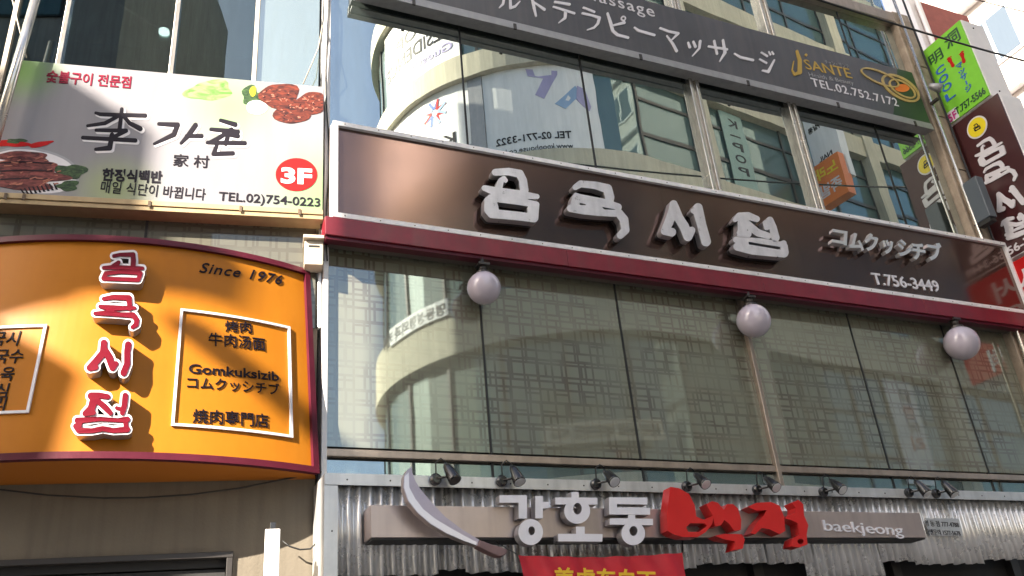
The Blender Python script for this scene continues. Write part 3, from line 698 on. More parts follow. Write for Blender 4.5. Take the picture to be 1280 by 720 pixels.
# ---- spot lamps on the cap strip
SPL = ['over the knife blade, unlit and turned down', 'above the first white letter, lens showing', 'above the second white letter, lens up front',
       'above the left edge of the red letters', 'above the last red letter', 'above the lettering right of the red letters', 'left one of the pair farthest right', 'right one of the pair farthest right']
spx = [(546, 598, 0), (629, 600, 1), (747, 604, 2), (861, 607, 2), (949, 611, 2), (1032, 614, 2), (1139, 615, 1), (1173, 616, 1)]
def spot(px, py, mode, label):
    u, z = mn(px, py, CO + .10)
    t = thing('spot_lamp', 'small black spotlight ' + label, 'lamp', MAIN, (u, -CO - .06, z), group='black spotlights on the steel cap strip')
    y0 = -CO - .056
    part('mount', MB().tube([(u, y0, z), (u, y0 - .03, z), (u, y0 - .045, z)], [.042, .042, .03], 20), M['black_plastic'], t, .003, smooth=False)
    hx = u + .085; d = Vector((.12 if mode else .28, -.55, -1)).normalized() if mode != 2 else Vector((.05, -.95, -.95)).normalized()
    c0 = Vector((hx - .01, y0 - .08, z + .06)); 
    path = [c0 - d * .05, c0 - d * .03, c0, c0 + d * .06, c0 + d * .10, c0 + d * .115]
    part('head', MB().tube(path, [.012, .026, .034, .042, .046, .046], 20), M['black_plastic'], t, smooth=True)
    part('lens', MB().tube([c0 + d * .1155, c0 + d * .119], [.041, .036], 20), M['lens'] if mode else M['dark_frame'], t, smooth=False)
    pts = [(u, y0 - .03, z + .03), (u - .005, y0 - .05, z + .11), (u + .03, y0 - .06, z + .14), (u + .065, y0 - .055, z + .12), tuple(c0 - d * .05)]
    part('cable', MB().tube(pts, .005, 6), M['cable'], t, smooth=True)
    part('arm', MB().tube([(u, y0 - .04, z), (hx - .01, y0 - .07, z + .01), tuple(c0)], .009, 8), M['black_plastic'], t, smooth=True)
for (a, b, c_), l in zip(spx, SPL): spot(a, b, c_, l)

# ---- small plate with phone numbers on the cladding
pl0 = mn(1155, 648, CO + .05); pl1 = mn(1203, 670, CO + .05)
plate = thing('number_plate', 'small pale plate with dark telephone numbers on the corrugated steel', 'sign', MAIN, (pl0[0], -CO - .05, pl1[1]))
part('plate', MB().box(pl0[0], pl1[0], -CO - .06, -CO - .045, pl1[1], pl0[1]), M['cap'], plate)
tline(plate, '명 동 점 777-4788', (1157, 657), (1199, 659), 6, lambda a, b: mn(a, b, CO + .06), -CO - .06, .003, 'dark_print')
tline(plate, '가맹문의 1577-5678', (1158, 668), (1201, 669.5), 6, lambda a, b: mn(a, b, CO + .06), -CO - .06, .003, 'dark_print')

# ---- red banner
BN = .54
ban = thing('red_banner', 'red cloth banner with yellow Chinese characters hanging below the restaurant sign', 'banner', MAIN, (mn(650, 700, BN)[0], -BN, 1.6))
b0 = mn(648, 694, BN); b1 = mn(853, 691, BN)
mb = MB(); n = 40; rows = 14; vs = []
for j in range(rows + 1):
    for i in range(n + 1):
        f_ = i / n; u = b0[0] + (b1[0] - b0[0]) * f_ + (.10 * j / rows * (1 - f_) + .03 * (j / rows) * f_); z = b0[1] + (b1[1] - b0[1]) * f_ - .02 * math.sin(math.pi * f_) - j * .045
        vs.append((u, -BN + .015 * math.sin(f_ * 19 + j * .35) * (.4 + j / rows) + .012 * math.sin(f_ * 41 - j * .6), z))
mb.add(vs, [(j * (n + 1) + i, j * (n + 1) + i + 1, (j + 1) * (n + 1) + i + 1, (j + 1) * (n + 1) + i) for j in range(rows) for i in range(n)])
part('cloth', mb, M['banner_red'], ban, smooth=True)
tline(ban, '姜虎东白丁', (694, 735), (822, 737), 25, lambda a, b: mn(a, b, BN + .04), -BN - .035, .004, 'gold_print', bold=.02, capref=.82)
part('rope', MB().tube([(b0[0], -BN, b0[1]), (b0[0] - .15, -CO - .1, b0[1] + .15)], .005, 6), M['cable'], ban)
part('rope', MB().tube([(b1[0], -BN, b1[1]), (b1[0] + .12, -CO - .1, b1[1] + .15)], .005, 6), M['cable'], ban)

# ---- massage sign (fourth floor)
MO = .17
g0 = mn(480, -2, MO); zq0 = mn(1165, 162, MO)[1]; zq1 = mn(1118, 85, MO)[1]; gx1 = mn(1165, 160, MO)[0]
gx0 = CX + .25
ms_ = thing('massage_sign', 'long charcoal sign with pale Japanese lettering and gold logo at upper storey', 'sign', MAIN, (gx0, -MO, zq0))
part('panel', MB().box(gx0, gx1, -MO, -.03, zq0 + .09, zq1), M['grey_panel'], ms_)
gz = mn(1130, 120, MO)[0]
part('bottom_frame', MB().box(gx0 - .01, gx1 + .01, -MO - .015, -MO + .05, zq0 - .01, zq0 + .045).box(gx0 - .01, gx1 + .01, -MO - .008, -MO + .05, zq0 + .048, zq0 + .089).box(gx0, gx1, -MO + .05, -.04, zq0, zq0 + .02), M['grey_frame'], ms_, .003)
part('green_print', MB().prism([[(gx1 - .62, zq0 + .09), (gx1 - .002, zq0 + .09), (gx1 - .002, zq1 - .001), (gx1 - .25, zq1 - .001)]], -MO - .003, -MO), M['green_panel'], ms_)
for px in (515, 642, 800, 935, 1048, 1145): 
    u = mn(px, px * .244 - 115, MO)[0]; part('clip', MB().box(u, u + .03, -MO - .025, -MO - .01, zq0 - .02, zq0 + .05), M['dark_frame'], ms_)
cm = cr(620, 0, 5.333); cn = cr(860, 0, 4)
K = [(cm, [[(25, 48, 3), (48, 25, 6), (57, -25, 6)], [(95, -35, 6), (98, 52, 7), (128, 42, 6), (160, 8, 2)]]),
     (cm, [[(238, -35, 7), (255, 50, 7), (268, 105, 4)], [(255, 15, 4), (322, 62, 8)]]),
     (cm, [[(395, 12, 6), (490, 28, 7)], [(385, 45, 5), (450, 65, 6), (522, 88, 6)], [(465, 75, 8), (462, 118, 7), (420, 150, 2)]]),
     (cm, [[(585, 50, 5), (655, 78, 6)], [(578, 88, 6), (640, 102, 6), (690, 118, 8), (680, 155, 7), (655, 183, 5), (610, 198, 2)]]),
     (cm, [[(745, 88, 5), (765, 150, 8), (780, 205, 8), (810, 232, 8), (880, 250, 7)], [(785, 168, 4), (855, 150, 8)]]),
     (cm, [[(925, 183, 4), (950, 203, 7), (1055, 233, 7)]]), (cm, [[(1096, 188, 6), (1150, 208, 6), (1215, 222, 7), (1175, 262, 3)], [(1140, 238, 3), (1180, 290, 6), (1205, 338, 7)]]),
     (cn, [[(2, 212, 3), (10, 235, 5)], [(28, 208, 4), (38, 232, 5)], [(62, 205, 5), (58, 240, 4), (24, 278, 1.5)]]),
     (cn, [[(104, 232, 4), (196, 246, 4)], [(132, 204, 4), (146, 268, 4)], [(176, 200, 4), (186, 262, 6), (160, 305, 2)]]),
     (cn, [[(234, 268, 3), (262, 286, 5), (325, 300, 5)]]), (cn, [[(368, 262, 3), (396, 280, 4)], [(360, 296, 3), (392, 314, 4)], [(374, 352, 3), (402, 358, 6), (432, 300, 3)], [(405, 258, 2), (413, 272, 3)], [(421, 258, 2), (428, 270, 3)]])]
for c, ls in K: channel(ms_, ls, c, 0, mn, MO, .008, 'white_face', 'white_face', res=1.6 if c is cm else 1.2, ext=2 if c is cm else 1.5)
channel(ms_, (), cm, 0, mn, MO, .008, 'white_face', 'white_face', polys=[circ(850, 122, 18, 18)], holes=[circ(850, 122, 9, 9)], res=1.6)
mo = lambda a, b: mn(a, b, MO + .006)
tline(ms_, 'Massage', (729, -3), (819, 21), 14, mo, -MO, .006, 'white_face', space=1.15)
tline(ms_, "SANTE", (1008, 86), (1066, 98), 12, mo, -MO, .006, 'gold', bold=.004)
channel(ms_, [[(546, 255, 6), (560, 300, 9), (560, 360, 11), (535, 372, 6), (522, 350, 3), (530, 305, 2)], [(590, 272, 5), (592, 275, 6)]], cn, 0, mn, MO, .01, 'gold', 'gold', res=1.2)
tline(ms_, "チャン・サンテ", (1032, 79), (1062, 85), 4, mo, -MO, .004, 'grey_frame')
tline(ms_, "Health & Beauty", (1012, 95), (1068, 106), 5, mo, -MO, .004, 'grey_frame')
tline(ms_, "TEL.02.752.7172", (1016, 107), (1124, 133), 10, mo, -MO, .006, 'white_face', bold=.004, space=1.1)
def ellipse_ring(cx, cy, a, b, rot, w_, n=36):
    c_, s_ = math.cos(rot), math.sin(rot)
    f_ = lambda k, q: (cx + (a - q) * math.cos(k) * c_ - (b - q) * math.sin(k) * s_, cy + (a - q) * math.cos(k) * s_ + (b - q) * math.sin(k) * c_)
    return [f_(2 * math.pi * k / n, 0) for k in range(n)], [f_(2 * math.pi * k / n, w_) for k in range(n)]
for (cx_, cy_, a, b, rot, w_) in ((1100, 97, 26, 8, .4, 2), (1126, 110, 27, 13, .55, 3), (1128, 111, 19, 9, .55, 2.2)):
    o_, i_ = ellipse_ring(cx_, cy_, a, b, rot, w_)
    part('ring_print', MB().prism([[mo(*p) for p in o_], [mo(*p) for p in i_]], -MO - .008 - random.random() * .004, -MO), M['ring_print'], ms_)
part('ring_print', MB().prism([[mo(*p) for p in circ(1128, 110, 9, 5)]], -MO - .006, -MO), M['orange_print'], ms_)

# ================================================================== WING BUILDING (left)
wing = thing('corner_building', 'beige rendered building on the left with dark third floor windows and doorway', 'building', WING, (0, 0, 0))
U0 = -6.0
zw0 = 3.62   # top of the lower wall / band of tile
oz0 = arcpx(393, 590)[1]; oz1 = arcpx(400, 345)[1]
dz1 = wg(150, 695)[1]; dux = wg(292, 690)[0]
part('wall', MB().box(dux, -.04, .0, .3, 0, 4.9).box(U0, dux, .0, .3, dz1, 4.9), M['concrete'], wing)
# film covered glass between the two signs
zA = 4.95
for k, (a, b) in enumerate(((U0, wg(-170, 300)[0]), (wg(-170, 300)[0] + .01, wg(182, 300)[0] - .01), (wg(182, 300)[0] + .01, -.06))):
    part('window_pane', MB().box(a, b, -.02, -.005, 4.5, 6.6), M['film_matte'], wing)
part('joint', MB().box(wg(182, 300)[0] - .01, wg(182, 300)[0] + .01, -.023, -.004, 4.5, 6.6), M['joint'], wing)
door = thing('doorway', 'dark recessed doorway with grey metal frame in the beige wall beneath the orange sign', 'doorway', WING, (dux, 0, 0))
part('frame', MB().box(U0, dux, -.03, .04, dz1 - .04, dz1 - .002).box(dux - .04, dux - .002, -.03, .04, 0, dz1 - .042), M['dark_frame'], door, .003)
part('opening', MB().box(U0, dux - .042, .25, .3, 0, dz1 - .042), M['dark'], door)
part('dark_filler', MB().box(U0, dux - .042, .041, .249, dz1 - .09, dz1 - .003), M['dark'], door)  # near-black filler added to hide a bright line in the recess
part('lintel', MB().box(U0, dux - .05, .06, .2, dz1 - .16, dz1 - .1), M['dark'], door)
part('leaf', MB().box(U0, dux - .05, .21, .22, 0, dz1 - .18), M['dark'], door)
# upper windows with a room behind
zW0, zW1 = 6.5, 9.6
wxs = [U0, wg(20, 20)[0], wg(85, 20)[0], wg(222, 20)[0], wg(322, 20)[0], -.05]
part('slab', MB().box(U0, -.06, .02, 4, 6.2, 6.6), M['concrete'], wing)
part('room', MB().box(U0, 0, 3.0, 3.1, 6.6, 9.9).box(-.06, -.0, .1, 3, 6.6, 9.9).box(U0, -.07, .1, 3, 9.7, 9.9), M['dark_frame'], wing)
part('upper_wall', MB().box(U0, -.05, .0, 4, 9.9, 13), M['concrete'], wing)
for i in range(5):
    part('window_pane', MB().box(wxs[i] + .012, wxs[i + 1] - .012, 0, .012, zW0, 9.9), M['room_glass'] if i != 4 else M['low_glass'], wing)
for i, x in enumerate(wxs[1:-1]):
    part('mullion', MB().box(x - .018, x + .018, -.04, .05, zW0, 9.9), (M['beige_plastic'] if i in (0, 3) else M['silver']), wing, .003)
part('column', MB().box(wxs[1] - .35, wxs[1] + .16, .12, .5, 6.6, 9.69), M['concrete'], wing)
part('column', MB().box(wxs[4] + .02, wxs[4] + .12, .12, .4, 6.6, 9.69), M['beige_plastic'], wing)
ux, uz_ = on(WING, 205, 41, -1.5)
part('ceiling_lamp', MB().tube([(ux, 1.5, uz_ + .03), (ux, 1.5, uz_)], [.055, .055], 20), mat('lit_lamp', (1, 1, 1), emit=(1, .97, .9), estr=3), wing)
part('ceiling_beam', MB().tube([(on(WING, 150, 5, -1.4)[0], 1.4, on(WING, 150, 5, -1.4)[1]), (on(WING, 205, 36, -1.5)[0], 1.5, uz_ + .03)], .02, 8), M['silver'], wing)
part('corner_post', MB().box(-.04, -.014, -.03, .2, 4.5, 13), M['cap'], wing, .004)

# ---- white third-floor restaurant sign
WO = .17
s0 = wg(-12, 239, WO); s1 = wg(403, 264.5, WO); wz0 = wg(200, 252, WO)[1]; wz1 = wg(200, 90.5, WO)[1]; wu0 = wg(20, 73, WO)[0] - .02; wu1 = s1[0]
wu0 = wg(3, 150, WO)[0]
ws = thing('barbecue_sign', 'white light box sign with black brush characters and meat pictures, marked 3F', 'sign', WING, (wu0, -WO, wz0))
part('print_face', MB().box(wu0, wu1, -WO, -WO + .02, wz0, wz1), M['print_face'], ws, .002)
part('case', MB().box(wu0 + .005, wu1 - .005, -WO + .0205, -.06, wz0 - .02, wz1 - .01), M['cream_frame'], ws)
zf = wz0 - abs(wg(200, 270, WO)[1] - wz0) * .8
part('bottom_frame', MB().box(wu0 - .005, wu1 + .005, -WO - .012, -WO + .07, wz0 - .045, wz0 - .001).box(wu0 - .005, wu1 + .005, -WO - .002, -WO + .3, wz0 - .085, wz0 - .048), M['cream_frame'], ws, .003)
for px in (5, 28, 186, 300, 373):
    u = wg(px, 250, WO)[0]; part('clip', MB().box(u, u + .02, -WO - .02, -WO - .012, wz0 - .06, wz0 - .01), M['rust'], ws)
wo = lambda a, b: wg(a, b, WO + .004)
cA = cr(0, 60, 3.427); cB = cr(180, 80, 2.667)
G1 = [[(410, 278, 3), (430, 284, 5), (622, 290, 6)], [(522, 262, 5), (512, 350, 6)], [(512, 288, 5), (450, 322, 5), (375, 333, 3)], [(528, 290, 5), (555, 322, 6), (600, 345, 8)], [(412, 352, 4), (540, 354, 6), (478, 386, 5)], [(355, 384, 5), (580, 396, 6)], [(480, 372, 7), (470, 428, 8), (410, 434, 4)]]
G2 = [[(50, 200, 4), (112, 203, 6), (100, 235, 6), (34, 266, 2)], [(172, 204, 6), (148, 238, 6), (124, 264, 3)], [(142, 240, 4), (192, 240, 5)]]
G3 = [[(256, 188, 4), (304, 202, 6)], [(224, 218, 4), (312, 226, 6)], [(292, 218, 5), (250, 246, 5), (214, 262, 2)], [(268, 232, 4), (312, 240, 6)], [(278, 245, 5), (272, 266, 5)], [(212, 262, 4), (336, 264, 5)], [(242, 272, 4), (232, 300, 5), (296, 298, 5)]]
for G, c, k in ((G1, cA, 3.4), (G2, cB, 2.7), (G3, cB, 2.7)):
    cc = lambda x, y, c=c: (c(x, y)[0] + 1.9, c(x, y)[1] + 1.9)
    lo = glyph(G, (), 2.1 * k, 1.6); li = glyph(G, (), 1.5 * k, 1.6)
    part('character_outline', glyph_mb(lo, lambda x, y: wo(*cc(x, y)), -WO - .0015, -WO), M['shadow_print'], ws)
    part('character_outline', glyph_mb(li, lambda x, y: wo(*cc(x, y)), -WO - .0025, -WO - .0002), M['white_face'], ws)
    part('character', glyph_mb(glyph(G, (), .9 * k, 1.6), lambda x, y: wo(*c(x, y)), -WO - .005, -WO - .0003), M['dark_print'], ws)
def wt(body, a, b, h, mt, bold=0., space=1., shear=0.): return tline(ws, body, a, b, h, wo, -WO - .0005, .004, mt, bold=bold, space=space, shear=shear)
wt('숯불구이 전문점', (57, 101), (163, 109), 12, 'maroon_print', .02)
wt('家 村', (216, 206), (261, 208.5), 12, 'dark_print', .01)
wt('한정식백반', (127, 224), (202, 227.5), 12, 'dark_print', .035)
wt('매일 식단이 바뀝니다', (125, 239), (256, 249), 12, 'dark_print', .005)
wt('TEL.02)754-0223', (273, 250), (400, 258), 11, 'dark_print', .01)
disc = part('red_disc', MB().prism([[wo(*p) for p in circ(370.5, 218, 26, 20.5)]], -WO - .004, -WO), M['red_print'], ws)
tline(ws, '3F', (351, 228), (390, 230), 19, wo, -WO - .0042, .003, 'white_face', bold=.04)
def blob(x, y, rx, ry, seed, jag=.12, n=26, rot=0.):
    rnd = random.Random(seed); ph = [rnd.uniform(0, 6.28) for _ in range(4)]
    out = []
    for k in range(n):
        t = 2 * math.pi * k / n; q = 1 + jag * (math.sin(2 * t + ph[0]) * .5 + math.sin(3 * t + ph[1]) * .5 + math.sin(5 * t + ph[2]) * .35)
        X_, Y_ = rx * q * math.cos(t), ry * q * math.sin(t); out.append((x + X_ * math.cos(rot) - Y_ * math.sin(rot), y + X_ * math.sin(rot) + Y_ * math.cos(rot)))
    return out
umin = wu0 + .004
def pr(name, pts, lift, mt):
    q = [wo(*p) for p in pts]; q = [(min(max(a, umin), wu1 - .004), min(max(b, wz0 + .004), wz1 - .004)) for a, b in q]
    part(name, MB().prism([q], -WO - lift, -WO), M[mt], ws)
pr('plate_print', blob(38, 213, 62, 29, 1, .03, 36, .12), .001, 'shadow_print')
pr('plate_print', blob(38, 214, 59, 27, 1, .03, 36, .12), .0015, 'white_face')
pr('leaf_print', blob(88, 214, 18, 10, 3, .3), .002, 'leaf_print'); pr('leaf_print', blob(85, 232, 14, 6, 5, .3), .0026, 'leaf_print')
pr('chilli_print', blob(14, 179, 20, 5, 8, .3), .003, 'red_print'); pr('leaf_print', blob(20, 176, 12, 3, 9, .3), .0034, 'leaf_print')
pr('chilli_print', blob(50, 180, 16, 3, 10, .2, rot=-.15), .003, 'red_print')
for i, (x, y, a, b) in enumerate(((30, 197, 34, 8), (28, 208, 44, 9), (38, 219, 46, 9), (28, 229, 36, 9))):
    pr('meat_slice_print', blob(x, y, a, b, 20 + i, .2, 30, .02), .0032 + i * .0006, 'raw_meat')
rq = random.Random(5)
for i in range(26):
    x, y = rq.uniform(-2, 72), rq.uniform(194, 232); a_ = rq.uniform(-.3, .2); L_ = rq.uniform(3, 9)
    pr('fat_streak_print', [(x, y), (x + L_, y + L_ * a_ - .6), (x + L_ * 1.3, y + L_ * a_), (x + L_ * .9, y + L_ * a_ + .8), (x + 1, y + 1.1)], .0062 + i * .00002, 'fat_print')
for i in range(3): pr('shadow_gap_print', [(0, 203 + i * 10.3), (30, 201.5 + i * 10.3), (66, 204 + i * 9.7), (66, 205.2 + i * 9.7), (30, 203 + i * 10.3), (0, 204.6 + i * 10.3)], .0061, 'dark_print')
for i in range(9): pr('grill_bar_print', [(28 + i * 5.2, 244 - i * .9), (31 + i * 5.2, 244 - i * .9), (26.5 + i * 5.2, 236 - i * .9), (24.5 + i * 5.2, 236 - i * .9)], .006, 'dark_print')
pr('leaf_print', blob(316, 120, 14, 12, 31, .35), .001, 'leaf_print'); pr('onion_print', blob(321, 134, 13, 9, 32, .05), .0022, 'white_face'); pr('pepper_print', blob(316, 114, 4, 6, 33, .1), .003, 'yellow')
pr('meat_slice_print', blob(349, 119, 25, 15, 34, .15), .0032, 'grilled_meat'); pr('meat_slice_print', blob(389, 129, 20, 14, 35, .12), .0036, 'grilled_meat')
pr('meat_slice_print', blob(365, 141, 22, 14, 36, .12), .0042, 'grilled_meat')
for i in range(60):
    cx_, cy_, ax_, ay_ = ((349, 119, 21, 11), (389, 129, 15, 10), (365, 141, 18, 10))[i % 3]; t_ = rq.uniform(0, 6.28); q_ = math.sqrt(rq.random())
    pr('sesame_print', blob(cx_ + ax_ * q_ * math.cos(t_), cy_ + ay_ * q_ * math.sin(t_), rq.uniform(.6, 2.4), rq.uniform(.4, .8), i, .2, 6, rq.uniform(-1, 1)), .0046 + i * .00001, 'fat_print' if i % 4 else 'dark_print')
pr('leaf_print', blob(262, 113, 28, 13, 40, .25), .0008, 'lime_print')

# ---- curved orange sign
oz0 = arcpx(390, 592)[1] + .0; oz1 = arcpx(396, 343)[1]
os_ = thing('orange_sign', 'curved orange restaurant sign with maroon rim and red and white Korean letters', 'sign', WING, (A_C, 0, oz0))
AL = math.asin(A_H / A_R) * A_R
def curved(name, a0, a1, l0, l1, z0, z1, mt, parent=None, n=None, smooth=False):
    parent = parent or os_
    n = n or max(1, int(abs(a1 - a0) / .06)); vs = []
    for i in range(n + 1):
        a = a0 + (a1 - a0) * i / n
        vs += [arc_pt(a, l0, z0), arc_pt(a, l1, z0), arc_pt(a, l1, z1), arc_pt(a, l0, z1)]
    fs = [(4 * i + k, 4 * i + (k + 1) % 4, 4 * i + 4 + (k + 1) % 4, 4 * i + 4 + k) for i in range(n) for k in range(4)] + [(0, 1, 2, 3), (4 * n, 4 * n + 3, 4 * n + 2, 4 * n + 1)]
    return part(name, MB().add(vs, fs), M[mt] if isinstance(mt, str) else mt, parent, smooth=smooth)
rim = .045
curved('panel', -AL, AL, 0, -.03, oz0 + .01, oz1 - .01, 'orange', n=60)
curved('rim', -AL, AL, -.02, .03, oz0, oz0 + rim, 'maroon'); curved('rim', -AL, AL, -.02, .03, oz1 - rim, oz1, 'maroon')
curved('rim', -AL, -AL + rim, -.02, .029, oz0 + rim, oz1 - rim, 'maroon'); curved('rim', AL - rim, AL, -.02, .029, oz0 + rim, oz1 - rim, 'maroon')
def seg_poly(inset, z=A_Z0): 
    n = 40; P = [arc_pt(-AL + 2 * AL * i / n, -inset, z)[:2] for i in range(n + 1)]; return P + [(A_U1, -.01), (A_U0, -.01)]
for nm, z0, z1, mt in (('soffit', oz0 + .004, oz0 + .009, 'orange_under'), ('top', oz1 - .02, oz1 - .012, 'maroon')):
    P = seg_poly(.035, z0); n = len(P); tr = tessellate_polygon([[Vector((p[0], p[1], 0)) for p in P]])
    vs = [(p[0], p[1], z0) for p in P] + [(p[0], p[1], z1) for p in P]
    part(nm, MB().add(vs, [tuple(t) for t in tr] + [tuple(i + n for i in t) for t in tr] + [(i, (i + 1) % n, n + (i + 1) % n, n + i) for i in range(n)]), M[mt], os_)
cO = cr(60, 290, 5.54); cP = cr(60, 410, 3.79)
AT = .10
def arcw(x, y, z): return arc_pt(x, -y, z)
OL = [(cO, 5.54, [[(455, 165, 12), (500, 155, 12), (590, 155, 16), (592, 200, 18), (588, 245, 18)], [(385, 247, 12), (450, 243, 15), (655, 250, 12)], [(488, 210, 14), (450, 238, 16)],
               [(385, 320, 17), (400, 285, 15), (500, 275, 12), (630, 280, 16), (640, 285, 16), (625, 330, 15), (500, 325, 14), (400, 322, 14)]]),
      (cO, 5.54, [[(385, 462, 14), (450, 450, 17), (560, 455, 20), (565, 505, 18), (565, 530, 16)], [(360, 515, 13), (440, 525, 20), (600, 525, 12)], [(325, 563, 13), (420, 560, 20), (500, 570, 15), (590, 575, 20), (615, 610, 18), (610, 640, 18), (585, 658, 14)], [(420, 525, 20), (420, 560, 18)]]),
      (cP, 3.79, [[(265, 70, 16), (262, 115, 17), (230, 155, 17), (198, 188, 16), (225, 185, 14)], [(270, 105, 16), (290, 140, 18), (305, 188, 15), (322, 168, 12)], [(380, 78, 16), (375, 110, 15), (375, 170, 15), (358, 212, 16)]]),
      (cP, 3.79, [[(205, 322, 18), (240, 318, 14), (282, 325, 13)], [(220, 330, 20), (205, 380, 18), (175, 405, 13), (215, 400, 12)], [(235, 345, 14), (270, 375, 15), (295, 402, 12)], [(366, 320, 14), (362, 365, 14), (352, 402, 12)], [(325, 378, 9), (350, 385, 9)],
               [(140, 438, 15), (250, 430, 10), (330, 436, 10), (375, 432, 14)], [(132, 465, 14), (145, 485, 14), (210, 486, 12), (260, 476, 12), (310, 485, 12), (375, 480, 14)], [(150, 445, 14), (142, 470, 15)], [(368, 450, 12), (370, 470, 12)]])]
for c, s_, G in OL:
    lo = glyph(G, (), 2.7 * s_, 3.5 if s_ > 5 else 2.5); li = glyph(G, (), .0, 2.2 if s_ > 5 else 1.6)
    lo = [l for l in lo if area(l) * area(max(lo, key=lambda q: abs(area(q)))) > 0 or abs(area(l)) > 60]
    fn = lambda x, y: arcpx(*c(x, y), AT + .0)
    o_ = part('letter', glyph_mb(lo, fn, -AT, -.002, 0, 1, warp=arcw), [M['white_face'], M['letter_side']], os_)
    part('letter_face', glyph_mb(li, lambda x, y: arcpx(*c(x, y), AT + .006), -AT - .006, -AT + .004, warp=arcw), M['crimson'], o_)
def ot(body, a, b, h, depth=.007, mt='black_letter', bold=.006, shear=0., space=1.): 
    f_ = lambda x, y: arcpx(x, y, depth)
    p0 = f_(*a); p1 = f_(*b); hh = abs(f_(a[0], a[1] - h)[1] - p0[1])
    return charparts('letter', body, p0, p1, hh, -depth, -.001, [M[mt], M[mt]], os_, bold, shear, space, arcw)
ot('Since 1976', (249, 340), (354, 356), 13, shear=.35, space=1.1)
ot('烤肉', (282, 413), (315, 415), 11); ot('牛肉汤面', (261, 430), (332, 437), 13)
ot('Gomkuksizib', (236, 466), (349, 476), 12, bold=.012); ot('コムクッシチブ', (234, 484), (350, 493), 12); ot('焼肉専門店', (241, 527), (336, 533), 14)
for b_, y in (('곰국시', 430), ('손국수', 452), ('수육', 474), ('점심', 495), ('요리', 512)):
    xr = {430: 22, 452: 27, 474: 16, 495: 8, 512: 5}[y]
    ot(b_, (xr - len(b_) * 18, y + 1), (xr, y), 14)
def frame_box(tl, tr, br, bl, w_=.018, lift=.016):
    a0 = (arcpx(*tl, lift)[0] + arcpx(*bl, lift)[0]) / 2; a1 = (arcpx(*tr, lift)[0] + arcpx(*br, lift)[0]) / 2
    z1 = (arcpx(*tl, lift)[1] + arcpx(*tr, lift)[1]) / 2; z0 = (arcpx(*bl, lift)[1] + arcpx(*br, lift)[1]) / 2
    mb = MB(); 
    def seg(a, b, c_, d):
        n = max(1, int((b - a) / .08)); vs = []
        for i in range(n + 1):
            t = a + (b - a) * i / n; vs += [arc_pt(t, .001, c_), arc_pt(t, lift, c_), arc_pt(t, lift, d), arc_pt(t, .001, d)]
        mb.add(vs, [(4 * i + k, 4 * i + (k + 1) % 4, 4 * i + 4 + (k + 1) % 4, 4 * i + 4 + k) for i in range(n) for k in range(4)] + [(0, 1, 2, 3), (4 * n, 4 * n + 3, 4 * n + 2, 4 * n + 1)])
    seg(a0, a1, z0, z0 + w_); seg(a0, a1, z1 - w_, z1); seg(a0, a0 + w_, z0 + w_, z1 - w_); seg(a1 - w_, a1, z0 + w_, z1 - w_)
    part('border', mb, M['white_face'], os_)
frame_box((228, 389), (368, 406), (361, 544), (211, 534)); frame_box((-95, 413), (57, 409), (36, 519), (-120, 524))

# ---- wall bits
t = thing('junction_box', 'small beige plastic box beside the orange sign at the building corner', 'box', WING, (wg(393, 317, .3)[0], 0, wg(393, 317, .3)[1]))
u0, zz1 = wg(381, 300, .15); u1, zz0 = wg(404, 334, .15)
part('case', MB().box(u0, u1, -.15, -.005, zz0 + .02, zz1), M['beige_plastic'], t, .008)
part('hood', MB().box(u0 - .012, u1 + .005, -.19, -.005, zz1 + .001, zz1 + .03), M['beige_plastic'], t, .004)
part('slot', MB().box(u0 + .03, u1 - .03, -.154, -.1502, zz1 - .06, zz1 - .045), M['joint'], t)
pu, pz = wg(341, 664, .35)
t = thing('white_post', 'white square post with a black cap standing by the beige wall', 'post', WING, (pu, -.35, 0))
hw = abs(wg(350, 700, .35)[0] - wg(331, 700, .35)[0]) / 2
part('shaft', MB().box(pu - hw, pu + hw, -.42, -.30, 0, pz), M['white_paint'], t, .006)
part('cap', MB().box(pu - hw * .4, pu + hw * .4, -.385, -.33, pz, pz + .05), M['black_plastic'], t, .004)
def cable(name, label, pts, r=.008, frame=WING, mt='cable'):
    o = thing(name, label, 'cable', frame, pts[0]); part('strand', MB().tube(pts, r, 6), M[mt], o, smooth=True); return o
def sag(p, q, s_, n=16): return [tuple(p[i] + (q[i] - p[i]) * k / n - (s_ * 4 * (k / n) * (1 - k / n) if i == 2 else 0) for i in range(3)) for k in range(n + 1)]
def wp(x, y, off): a, b = wg(x, y, off); return (a, -off, b)
cable('wall_cable', 'thin black cable sagging across the beige wall under the orange sign', [wp(*p, .06) for p in ((-60, 606), (0, 612), (60, 619), (130, 622.5), (180, 622), (240, 618), (300, 610), (350, 600), (393, 592), (402, 590))], .006)
cable('post_cable', 'black cable looped from the white post to the building corner', [wp(*p, .1) for p in ((353, 676), (362, 683), (375, 687), (388, 686), (396, 678), (401, 660), (400, 630), (398, 600))], .006)
for k, (dx, off) in enumerate(((0, .05), (3.5, .08), (-3, .1))):
    cable('corner_cable', ['pale cable bundle strand running down the corner beside the white sign', 'dark cable strand running down the corner between the two buildings', 'loose thin cable strand hanging at the corner beside the meat picture'][k],
          [wp(406 + dx + 2.2 * math.sin(y * .035 + k), y, off) for y in range(-10, 330, 14)], .007, mt=['white_paint', 'cable', 'cable'][k])
cable('corner_cable', 'dark cable dropping beside the corrugated steel edge', [wp(400 + 2 * math.sin(y * .05), y, .08) for y in range(588, 730, 12)], .012)
cable('guy_wire', 'thin pale wire tied from the window to the top left of the white sign', [wp(13, -10, .1), wp(33, 72, WO)], .005, mt='beige_plastic')
